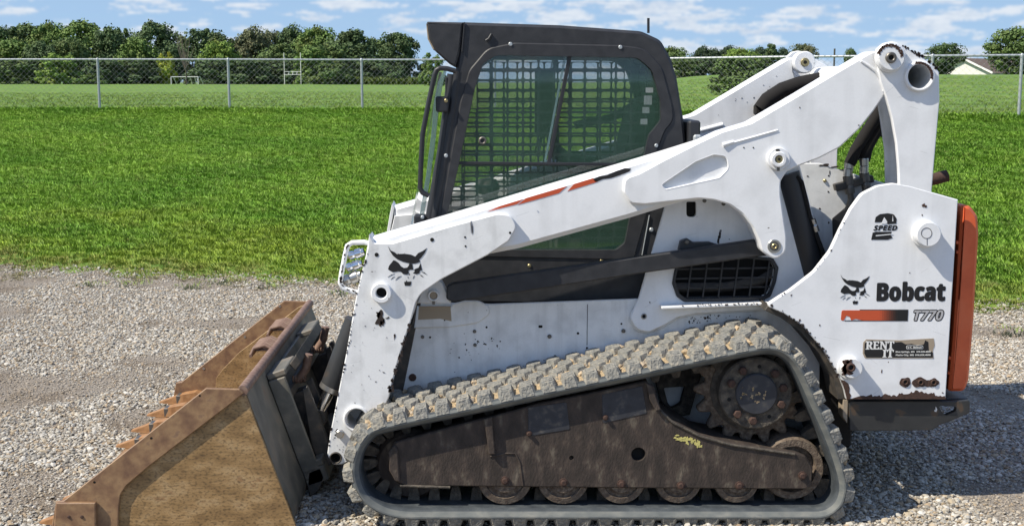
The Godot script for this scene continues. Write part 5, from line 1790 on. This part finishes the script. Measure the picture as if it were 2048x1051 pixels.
func loop_at(d: float) -> Array:          # point, tangent, outward normal
	var n := loop_pts.size()
	var f := fposmod(d / loop_len, 1.0) * n
	var i := int(f) % n
	var t := f - floorf(f)
	var p := loop_pts[i].lerp(loop_pts[(i + 1) % n], t)
	var a := loop_pts[(i + n - 2) % n]
	var b := loop_pts[(i + 3) % n]
	var tg := (b - a).normalized()
	return [p, tg, Vector2(tg.y, -tg.x)]

func lug_mesh(hex: bool, bx: float, bz: float, tx: float, tz: float, h: float, sd: int) -> ArrayMesh:
	var rng := RandomNumberGenerator.new()
	rng.seed = sd
	var base := []
	var top := []
	if hex:
		for q in [[1, 0.5], [0, 1], [-1, 0.5], [-1, -0.5], [0, -1], [1, -0.5]]:
			base.append(Vector3(q[0] * bx, 0, q[1] * bz))
			top.append(Vector3(q[0] * tx + rng.randf_range(-0.003, 0.003), h * rng.randf_range(0.86, 1.04), q[1] * tz + rng.randf_range(-0.003, 0.003)))
	else:
		for q in [[1, -0.7], [1, 0.8], [0.7, 1], [-0.7, 1], [-1, 0.8], [-1, -0.7], [0, -1]]:
			base.append(Vector3(q[0] * bx, -0.012 if q[1] > 0.7 else 0.0, q[1] * bz))
			top.append(Vector3(q[0] * tx + rng.randf_range(-0.003, 0.003), h * rng.randf_range(0.86, 1.04), q[1] * tz + rng.randf_range(-0.003, 0.003)))
	var mb := MB.new()
	var m := base.size()
	var c := Vector3(0, h, 0)
	for i in m:
		var j := (i + 1) % m
		var out: Vector3 = (base[i] + base[j]) * 0.5
		var quad := [base[i], base[j], top[j], top[i]]
		var nn: Vector3 = (quad[1] - quad[0]).cross(quad[2] - quad[0])
		if nn.dot(Vector3(out.x, 0.0, out.z)) > 0: mb.quad(quad[0], quad[1], quad[2], quad[3])
		else: mb.quad(quad[3], quad[2], quad[1], quad[0])
		if (top[j] - top[i]).cross(c - top[i]).y > 0: mb.flat(top[i], top[j], c)
		else: mb.flat(top[j], top[i], c)
	# two worn grooves show as low ridges across the top
	for k in 3:
		var zz0 := (k - 1) * tz * 0.55
		mb.box(Vector3(0, h * 0.97, zz0), Vector3(tx * 1.5, 0.005, tz * 0.22), 0.0015)
	return mb.mesh()

func build_track(L: Node3D, s: float) -> void:
	if loop_pts.is_empty(): make_loop()
	var T := sub("rubber_track", L)
	var sec := [[0.0, 0.545], [0.0, 0.972], [-0.006, 0.986], [-0.016, 0.992], [-0.022, 0.991], [-0.038, 0.974], [-0.044, 0.968], [-0.047, 0.958], [-0.047, 0.585], [-0.040, 0.560], [-0.02, 0.545]]
	var side := MB.new()
	var face := MB.new()
	var inner := MB.new()
	var dusty_or_lit := MB.new()  # shoulder strip, drawn in lighter rubber as if the sun caught it
	var n := loop_pts.size()
	for i in n:
		var d0 := loop_len * i / n
		var d1 := loop_len * (i + 1) / n
		var a := loop_at(d0)
		var b := loop_at(d1)
		var run := 0.0
		for k in sec.size():
			var p: Array = sec[k]
			var q: Array = sec[(k + 1) % sec.size()]
			var mb := face if k == 0 else (inner if k == 8 else (dusty_or_lit if k >= 2 and k <= 4 else side))
			var e := Vector2(q[0] - p[0], q[1] - p[1])
			var sn := Vector2(e.y, -e.x).normalized()       # (outward, z)
			var pa := Vector3(a[0].x + a[2].x * p[0], a[0].y + a[2].y * p[0], s * p[1])
			var pb := Vector3(b[0].x + b[2].x * p[0], b[0].y + b[2].y * p[0], s * p[1])
			var qa := Vector3(a[0].x + a[2].x * q[0], a[0].y + a[2].y * q[0], s * q[1])
			var qb := Vector3(b[0].x + b[2].x * q[0], b[0].y + b[2].y * q[0], s * q[1])
			var na := Vector3(a[2].x * sn.x, a[2].y * sn.x, s * sn.y)
			var nb := Vector3(b[2].x * sn.x, b[2].y * sn.x, s * sn.y)
			if s < 0: mb.quadn(pa, qa, qb, pb, na, na, nb, nb)
			else: mb.quadn(pb, qb, qa, pa, nb, nb, na, na)
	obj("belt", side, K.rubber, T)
	obj("lit_shoulder", dusty_or_lit, K.rubber_lit, T)
	obj("inner_face", inner, K.brown_frame, T)
	obj("sandy_tread_face", face, K.sand, T)
	var pitches := int(round(loop_len / 0.0862))
	var pitch := loop_len / pitches
	if s > 0:
		var hexes := []
		var outs := []
		for v in 4:
			hexes.append(lug_mesh(true, 0.037, 0.057, 0.028, 0.045, 0.029, 700 + v))
			outs.append(lug_mesh(false, 0.036, 0.060, 0.024, 0.049, 0.030, 710 + v))
		var rng := RandomNumberGenerator.new()
		rng.seed = 720
		var count := 0
		for k in pitches:
			for c in 4:
				var at := loop_at((k + 0.5 * (c % 2)) * pitch)
				var o := MeshInstance3D.new()
				o.name = "tread_lug"
				o.mesh = (outs if c == 0 else hexes)[rng.randi() % 4]
				o.material_override = K.lug[rng.randi() % 4]
				var tg := Vector3(at[1].x, at[1].y, 0)
				var no := Vector3(at[2].x, at[2].y, 0)
				o.transform = Transform3D(Basis(tg, no, tg.cross(no)), Vector3(at[0].x, at[0].y, 0.933 - c * 0.110) - no * 0.002)
				if tg.cross(no).z < 0: o.transform.basis = Basis(-tg, no, (-tg).cross(no))
				T.add_child(o, true)
		var dl := MB.new()
		var stub := [[0.024, 0.032, 0.0], [0.021, 0.028, 0.028], [0.014, 0.020, 0.050], [0.008, 0.012, 0.057]]
		for k in 3:
			for f in 4:
				var c0 := []
				for g in 2:
					for r in 2:
						var st: Array = stub[k + g]
						var ang: int = (f + r) % 4
						c0.append(Vector3([1, -1, -1, 1][ang] * st[0], -st[2], [1, 1, -1, -1][ang] * st[1]))
				mb_quad_out(dl, c0[0], c0[1], c0[3], c0[2])
		mb_quad_out(dl, Vector3(0.008, -0.057, 0.012), Vector3(-0.008, -0.057, 0.012), Vector3(-0.008, -0.057, -0.012), Vector3(0.008, -0.057, -0.012))
		var dm := dl.mesh()
		for k in pitches:
			for zc in [0.83]:
				var at := loop_at(k * pitch)
				var o := MeshInstance3D.new()
				o.name = "drive_lug"
				o.mesh = dm
				o.material_override = K.muddy
				var tg := Vector3(at[1].x, at[1].y, 0)
				var no := Vector3(at[2].x, at[2].y, 0)
				o.transform = Transform3D(Basis(tg, no, tg.cross(no)), Vector3(at[0].x, at[0].y, zc) - no * 0.046)
				T.add_child(o, true)
		var clods := []
		var tint := PackedColorArray()
		for k in 1500:
			var at := loop_at(rng.randf() * loop_len)
			if at[2].y < -0.2: continue
			var no := Vector3(at[2].x, at[2].y, 0)
			var r := 0.004 + 0.012 * pow(rng.randf(), 2.0)
			var cb := Basis(Quaternion(Vector3.UP, no)) * Basis(Vector3.UP, rng.randf() * TAU) * Basis.from_scale(Vector3(r * 1.4, r * 0.9, r))
			clods.append(Transform3D(cb, Vector3(at[0].x, at[0].y, rng.randf_range(0.56, 0.965)) + no * r * 0.4))
			tint.append(Color(0.47, 0.35, 0.21).lerp(Color(0.34, 0.29, 0.23), rng.randf()) * rng.randf_range(0.75, 1.15))
		var cm := mat(Color.WHITE, 0.95)
		cm.vertex_color_use_as_albedo = true
		mm("packed_sand", stone_mesh(730), cm, clods, tint, T).set_meta("kind", "stuff")
	else:
		var far := MB.new()
		for k in pitches:
			for c in 4:
				var at := loop_at((k + 0.5 * (c % 2)) * pitch)
				var tg := Vector3(at[1].x, at[1].y, 0)
				var no := Vector3(at[2].x, at[2].y, 0)
				far.xf = Transform3D(Basis(tg, no, tg.cross(no)), Vector3(at[0].x, at[0].y, -0.933 + c * 0.110))
				far.box(Vector3(0, 0.015, 0), Vector3(0.06, 0.034, 0.10))
		var o := obj("tread_lugs", far, K.lug[0], T)
		o.set_meta("kind", "stuff")

func mb_quad_out(mb: MB, a: Vector3, b: Vector3, c: Vector3, d: Vector3) -> void:
	var nn := (b - a).cross(c - a)
	var out := (a + b + c + d) * 0.25 - Vector3(0, -0.02, 0)
	if nn.dot(out) >= 0: mb.quad(a, b, c, d)
	else: mb.quad(d, c, b, a)

func build_undercarriage(L: Node3D) -> void:
	var U := sub("track_frame", L)
	var z := 0.945
	var hole := circle(C(1277, 908, z), M(15, z), 24)
	var small := circle(C(1143, 915, z), M(5, z), 12)
	extr("frame_plate", W([[776, 906, 6], [790, 884, 8], [960, 838, 10], [988, 832], [1080, 806], [1200, 782], [1290, 762, 4], [1308, 772, 6], [1322, 818, 12], [1345, 840, 12], [1400, 868, 40], [1460, 884], [1592, 904, 10], [1612, 912, 8], [1626, 934, 8], [1624, 972, 6], [1612, 978, 6], [1310, 976], [810, 971, 4], [790, 962, 8]], z), z, z - 0.03, K.brown_frame, U, 0.005, [hole, small])
	extr("frame_box", W([[800, 890], [960, 845], [1290, 768], [1305, 780], [1322, 826], [1400, 873], [1600, 912], [1600, 965], [810, 962]], z), z - 0.031, 0.70, K.brown_frame, U, 0.004)
	disc("hole_bottom", 1277, 908, z - 0.0305, 18, 0.0015, K.hole, U)
	# raised plates and ribs on the frame
	extr("cover_plate", W([[1056, 815, 3], [1133, 804, 3], [1140, 858, 3], [1057, 872, 3]], z + 0.002), z + 0.002, z - 0.001, K.blue_panel, U, 0.001)
	extr("cover_plate", W([[1204, 789, 3], [1285, 772, 3], [1294, 826, 3], [1206, 846, 3]], z + 0.002), z + 0.002, z - 0.001, K.blue_panel, U, 0.001)
	extr("rib", W([[968, 838], [984, 833], [990, 908], [978, 908]], z + 0.02), z + 0.022, z - 0.001, K.brown_frame, U, 0.003)
	extr("rib", W([[1292, 765], [1304, 772], [1322, 818], [1312, 822], [1300, 800]], z + 0.02), z + 0.02, z - 0.001, K.brown_frame, U, 0.003)
	extr("front_cap", W([[777, 905, 4], [788, 888, 5], [796, 900, 5], [800, 964], [790, 962, 6], [778, 940]], z + 0.012), z + 0.014, z - 0.001, K.brown_frame, U, 0.005)
	tube("weld_seam", [P(980, 913, z), P(1010, 906, z), P(1030, 906, z), P(1040, 925, z), P(1046, 970, z)], 0.004, K.brown_frame, U, 6)
	tube("weld_seam", [P(1322, 822, z + 0.002), P(1345, 844, z + 0.002), P(1400, 872, z + 0.002), P(1460, 889, z + 0.002), P(1590, 908, z + 0.002)], 0.006, K.muddy, U, 6)
	tube("flange", [P(800, 971, z + 0.004), P(900, 974, z + 0.004)], 0.006, K.muddy, U, 6)
	for q in [[1058, 866], [1211, 834], [1605, 950], [1010, 960], [1127, 964], [1243, 967], [1362, 970], [1479, 970]]:
		bolt(q[0], q[1], z + 0.001, 9 if q[1] > 900 else 6, K.rust, U)
	var paint := MB.new()
	var rng := RandomNumberGenerator.new()
	rng.seed = 801
	for k in 16:
		flat_into(paint, blotch(rng, C(1352 + k * 3.2, 871 + k * 1.3 + rng.randf_range(-6, 6), z), M(rng.randf_range(2.0, 5.0), z), rng.randf_range(0.7, 1.7), 0.6), z + 0.0004 * (k % 3))
	obj("yellow_paint_mark", paint, mat(lin(0.52, 0.47, 0.16), 0.8), U)
	# rollers
	var zr := 0.932
	for q in [[1010, 958], [1127, 960], [1243, 961], [1358, 962], [1475, 963]]:
		var r := P(q[0], q[1], zr).y - (P(1100, 1043, 0.99).y + 0.048)
		turned("track_roller", P(q[0], q[1], zr), [[r * 0.8, -0.20], [r, -0.19], [r, -0.02], [r * 0.95, -0.005], [r * 0.72, 0.0], [r * 0.70, -0.012], [r * 0.50, -0.012], [r * 0.48, 0.004], [0.0, 0.004]], K.dusty_or_lit, U, 40)
	# idlers
	var zi := 0.905
	var ri := M(67, zi)
	turned("rear_idler", P(1586, 938, zi), [[ri * 0.8, -0.20], [ri, -0.18], [ri, -0.02], [ri * 0.95, 0.0], [ri * 0.74, 0.0], [ri * 0.70, -0.03], [ri * 0.3, -0.035], [ri * 0.28, 0.0], [0, 0.0]], K.dusty_or_lit, U, 48)
	turned("front_idler", P(822, 930, zi - 0.06), [[ri * 0.8, -0.14], [ri * 1.12, -0.12], [ri * 1.12, -0.02], [ri, 0.0], [ri * 0.70, 0.0], [ri * 0.66, -0.03], [0, -0.03]], K.brown_frame, U, 48)
	# sprocket: toothed ring, dish, drive hub with bolts
	var S := sub("drive_sprocket", L)
	var c := P(1514, 788, 0.925)
	var ringp := PackedVector2Array()
	var teeth := 17
	for k in teeth * 8:
		var a := TAU * k / (teeth * 8)
		var ph := (k % 8) / 8.0
		var r: float = [0.198, 0.200, 0.220, 0.240, 0.245, 0.242, 0.224, 0.202][k % 8]
		ringp.append(Vector2(c.x, c.y) + Vector2(cos(a), sin(a)) * r * 0.98)
	extr("toothed_ring", ringp, 0.835, 0.795, K.dusty_or_lit, S, 0.006)
	turned("dish", Vector3(c.x, c.y, 0), [[0.175, 0.80], [0.172, 0.842], [0.150, 0.846], [0.150, 0.905], [0.143, 0.912], [0.0, 0.912]], K.muddy, S, 56)
	turned("hub_cover", Vector3(c.x, c.y, 0), [[0.085, 0.905], [0.085, 0.922], [0.080, 0.926], [0.0, 0.926]], K.blue_panel, S, 40)
	for k in 10:
		var a := TAU * (k + 0.35) / 10
		if k % 3 == 2: turned("bolt_hole", Vector3(c.x + cos(a) * 0.112, c.y + sin(a) * 0.112, 0.912), [[0.008, -0.002], [0.008, 0.001], [0.0, 0.001]], K.hole, S, 10)
		else: turned("hub_bolt", Vector3(c.x + cos(a) * 0.112, c.y + sin(a) * 0.112, 0.912), [[0.018, -0.002], [0.018, 0.010], [0.014, 0.016], [0.0, 0.016]], K.rust, S, 6)
	var mud := MB.new()
	for k in 18:
		flat_into(mud, blotch(rng, C(1480 + rng.randf_range(0, 52), 780 + rng.randf_range(-6, 26), 0.926), M(rng.randf_range(0.8, 3.4), 0.926), rng.randf_range(0.7, 1.5), 0.6), 0.926 + 0.0003 * (k % 4))
	obj("mud_splash", mud, K.sand, S)
	box("drive_case", Vector3(c.x, c.y, 0.66), Vector3(0.22, 0.22, 0.26), K.dark, S, 0.03)
	# stay behind the sprocket
	extr("chassis_stay", W([[1300, 720], [1420, 690], [1400, 760], [1380, 830], [1345, 835], [1322, 800]], 0.62), 0.62, 0.58, K.muddy, U, 0.004, [W([[1328, 775, 3], [1372, 772, 3], [1362, 808, 6], [1345, 818, 6], [1336, 806, 6]], 0.62)])

# ---------- tilt cylinders and the quick coupler at the front ----------
func build_coupler(L: Node3D) -> void:
	var Q := sub("quick_coupler_frame", L)
	for s in [1.0, -1.0]:
		var zc: float = 0.42 * s
		var zp := 0.42
		var a := P(712, 640, zp)
		var b := P(662, 774, zp)
		var e := P(632, 835, zp)
		a.z = zc
		b.z = zc
		e.z = zc
		tube("tilt_cylinder", [a, b], 0.050, K.bumper, Q, 22)
		turned("cylinder_collar", b, [[0.052, -0.01], [0.052, 0.012], [0.048, 0.016], [0.0, 0.016]], K.steel, Q, 22, e - b)
		tube("tilt_rod", [b, b.lerp(e, 0.8)], 0.026, K.chrome, Q, 18)
		turned("rod_eye", Vector3(e.x, e.y, e.z - 0.03), [[0.048, 0.0], [0.048, 0.056], [0.044, 0.06], [0.02, 0.06], [0.018, 0.056], [0.0, 0.056]], K.coupler, Q, 24)
		# side arms of the coupler frame
		var fr := W([[604, 780], [614, 772], [640, 836], [655, 880], [670, 905], [662, 930], [640, 935], [622, 890]], 0.50)
		extr("coupler_side", fr, s * 0.50, s * 0.47, K.coupler, Q, 0.004)
		extr("coupler_side", fr, s * 0.36, s * 0.33, K.coupler, Q, 0.004)
		# locking lever and spring
		var lv := [P(612, 716, 0.40), P(606, 745, 0.40), P(590, 770, 0.40)]
		for k in 3: lv[k].z = zc * 0.75
		tube("locking_lever", lv, 0.019, K.lip, Q, 8)
		var sp := MB.new()
		var hel := []
		var s0 := P(580, 768, 0.40)
		var s1 := P(606, 764, 0.40)
		for k in 41:
			var t := k / 40.0
			var ang := t * TAU * 5
			var p := s0.lerp(s1, t)
			hel.append(Vector3(p.x, p.y + cos(ang) * 0.016, zc * 0.75 + sin(ang) * 0.016))
		sp.tube(hel, 0.0045, 6)
		obj("lever_spring", sp, K.lip, Q)
	extr("coupler_top_bar", W([[578, 728], [592, 708], [602, 724], [590, 742]], 0.45), 0.45, -0.30, K.coupler, Q, 0.004)
	extr("coupler_foot", W([[618, 940], [642, 930], [650, 950], [640, 975], [622, 990], [616, 970]], 0.55), 0.58, -0.58, K.coupler, Q, 0.004)
	var p0 := P(671, 915, Z_ARM)
	tube("coupler_pin", [Vector3(p0.x, p0.y, 0.68), Vector3(p0.x, p0.y, -0.68)], 0.028, K.coupler, Q, 16)
	var p1 := P(713, 836, Z_ARM)
	tube("cross_tube", [Vector3(p1.x, p1.y, 0.56), Vector3(p1.x, p1.y, -0.56)], 0.055, K.coupler, Q, 20)

# ---------- the bucket ----------
func build_bucket() -> void:
	var Z := 1.0
	var B := thing("bucket", "rusty brown toothed bucket resting on the gravel at the front of the white loader", "bucket")
	var strip := [[411, 776, 2], [478, 778, 2], [486, 786], [462, 806], [298, 931], [252, 970, 20], [239, 990, 20], [236, 1020], [235, 1062], [100, 1062], [111, 1003], [126, 1001]]
	var sidep := [[455, 790], [478, 781], [490, 788], [595, 1060], [224, 1060], [227, 985, 20], [246, 960, 20], [290, 915]]
	for s in [1.0, -1.0]:
		var holes := []
		for q in [[399, 791, 2.6], [302, 876, 3.0], [188, 964, 3.0]]: holes.append(circle(C(q[0], q[1], Z), M(q[2], Z), 10))
		var st := extr("side_cutter", W(strip, Z), s * Z, s * (Z - 0.016), K.bucket_strip, B, 0.003, holes)
		for q in [[399, 791, 3.4], [302, 876, 3.6], [188, 964, 3.6]]:
			var c := C(q[0], q[1], Z)
			turned("bolt", Vector3(c.x, c.y, s * (Z - 0.014)), [[M(q[2], Z), -0.016], [M(q[2], Z), 0.004], [0.0, 0.004]], K.steel if s < 0 else K.dull_steel, st, 10)
		extr("side_plate", W(sidep, Z - 0.017), s * (Z - 0.0165), s * (Z - 0.030), K.bucket, B, 0.002)
		extr("wear_block", W([[111, 1005, 2], [190, 1005, 2], [191, 1062], [106, 1062]], Z + 0.02), s * (Z + 0.022), s * (Z + 0.0005), K.bucket_strip, B, 0.004)
	for q in [[137, 1033], [163, 1033]]: disc("bolt", q[0], q[1], Z + 0.022, 3.6, 0.004, K.rust, B, 10)
	# curved sheet: lip, back, floor; brown inside, dark outside
	var prof := smooth([[480, 779], [492, 812], [520, 884], [556, 980], [576, 1030], [572, 1056], [540, 1060], [400, 1060], [250, 1060], [120, 1058]], 5, false)
	var w := on(prof, Z)
	for side in 2:
		var mb := MB.new()
		var off := 0.0 if side == 0 else 0.010
		for i in w.size() - 1:
			var d0 := (w[mini(i + 1, w.size() - 1)] - w[maxi(i - 1, 0)]).normalized()
			var d1 := (w[mini(i + 2, w.size() - 1)] - w[i]).normalized()
			var n0 := Vector2(-d0.y, d0.x)
			var n1 := Vector2(-d1.y, d1.x)
			var a := w[i] + n0 * off
			var b := w[i + 1] + n1 * off
			var sg := 1.0 if side == 1 else -1.0
			var zf := 0.969 * -sg
			mb.quadn(Vector3(a.x, a.y, zf), Vector3(a.x, a.y, -zf), Vector3(b.x, b.y, -zf), Vector3(b.x, b.y, zf),
				Vector3(n0.x, n0.y, 0) * sg, Vector3(n0.x, n0.y, 0) * sg, Vector3(n1.x, n1.y, 0) * sg, Vector3(n1.x, n1.y, 0) * sg)
		obj("inner_sheet" if side == 0 else "back_sheet", mb, K.bucket if side == 0 else K.bucket_back, B)
	var lip := P(483, 783, Z)
	tube("lip_bar", [Vector3(lip.x, lip.y, 0.985), Vector3(lip.x, lip.y, -0.985)], 0.021, K.lip, B, 16)
	extr("cutting_edge", W([[96, 1055], [240, 1052], [240, 1060], [94, 1060]], Z), 0.968, -0.968, K.bucket_strip, B, 0.002)
	# teeth
	var tip := P(72, 1051, Z)
	for zc in [-0.95, -0.68, -0.38, -0.11, 0.67, 0.95]:
		var mb := MB.new()
		var y0 := tip.y - 0.016
		var ln := 0.235
		var secs := [[0.0, 0.016, 0.003, 0.016], [0.06, 0.024, 0.015, 0.024], [0.10, 0.032, 0.023, 0.030], [0.135, 0.040, 0.024, 0.034], [0.20, 0.055, 0.020, 0.034], [ln, 0.050, 0.014, 0.034]]
		for i in secs.size() - 1:
			var p: Array = secs[i]
			var q: Array = secs[i + 1]
			var x0: float = tip.x + p[0]
			var x1: float = tip.x + q[0]
			var A := [Vector3(x0, y0 + p[1] + p[2], zc + p[3]), Vector3(x0, y0 + p[1] + p[2], zc - p[3]), Vector3(x0, y0 + p[1] - p[2], zc - p[3] * 1.1), Vector3(x0, y0 + p[1] - p[2], zc + p[3] * 1.1)]
			var D := [Vector3(x1, y0 + q[1] + q[2], zc + q[3]), Vector3(x1, y0 + q[1] + q[2], zc - q[3]), Vector3(x1, y0 + q[1] - q[2], zc - q[3] * 1.1), Vector3(x1, y0 + q[1] - q[2], zc + q[3] * 1.1)]
			for f in 4: mb.quad(A[f], D[f], D[(f + 1) % 4], A[(f + 1) % 4])
			if i == 0: mb.quad(A[0], A[1], A[2], A[3])
		var t := obj("tooth", mb, K.tooth, B)
		var ad := MB.new()
		ad.box(Vector3(tip.x + 0.108, y0 + 0.034, zc), Vector3(0.028, 0.050, 0.066), 0.004)
		obj("tooth_adapter", ad, K.dull_steel, t)
	# ribbed steps on the lip
	for zc in [0.16, -0.30]:
		var sp := sub("step", B)
		for k in 6:
			var z0: float = zc - 0.09 + k * 0.036
			tube("step_rib", [Vector3(lip.x - 0.005, lip.y + 0.012, z0), Vector3(lip.x - 0.035, lip.y + 0.026, z0), Vector3(lip.x - 0.085, lip.y + 0.014, z0), Vector3(lip.x - 0.100, lip.y - 0.020, z0)], 0.0085, K.lip, sp, 8)
		tube("step_edge", [Vector3(lip.x - 0.100, lip.y - 0.020, zc - 0.10), Vector3(lip.x - 0.100, lip.y - 0.020, zc + 0.10)], 0.008, K.lip, sp, 8)
		box("step_pad", Vector3(lip.x - 0.055, lip.y + 0.006, zc), Vector3(0.07, 0.010, 0.19), K.rust, sp, 0.002)
	# mounting plates on the back
	var back := w[8] - w[2]
	var dir := Vector3(back.x, back.y, 0).normalized()
	var nor := Vector3(-dir.y, dir.x, 0)
	var org := Vector3(w[0].x, w[0].y, 0) + nor * 0.012
	var R := sub("mounting_frame", B)
	var at := func(t: float, z: float, up: float) -> Vector3: return org + dir * t + nor * up + Vector3(0, 0, z)
	var plate := func(called: String, t0: float, t1: float, z0: float, z1: float, up0: float, up1: float, m: Material) -> void:
		var mb := MB.new()
		mb.xf = Transform3D(Basis(dir, nor, Vector3.BACK), at.call((t0 + t1) / 2, (z0 + z1) / 2, (up0 + up1) / 2))
		mb.box(Vector3.ZERO, Vector3(t1 - t0, up1 - up0, absf(z1 - z0)), 0.004)
		obj(called, mb, m, R)
	plate.call("top_flange", 0.06, 0.17, -0.56, 0.56, 0.0, 0.020, K.bucket_back)
	plate.call("hook_plate", 0.05, 0.075, 0.30, 0.57, 0.0, 0.085, K.bucket_back)
	plate.call("hook_plate", 0.05, 0.075, -0.57, -0.30, 0.0, 0.085, K.bucket_back)
	plate.call("stiffener", 0.16, 0.20, -0.56, 0.56, 0.0, 0.055, K.coupler)
	plate.call("gusset", 0.08, 0.55, 0.56, 0.58, 0.0, 0.075, K.bucket_back)
	plate.call("gusset", 0.08, 0.55, -0.58, -0.56, 0.0, 0.075, K.bucket_back)
	plate.call("gusset", 0.20, 0.56, 0.38, 0.40, 0.0, 0.11, K.coupler)
	plate.call("gusset", 0.20, 0.56, 0.28, 0.30, 0.0, 0.09, K.coupler)
	plate.call("gusset", 0.20, 0.56, -0.40, -0.38, 0.0, 0.11, K.coupler)
	plate.call("foot_channel", 0.50, 0.57, -0.58, 0.58, 0.0, 0.10, K.bucket_back)
	plate.call("foot_channel", 0.47, 0.50, -0.58, 0.58, 0.06, 0.10, K.bucket_back)
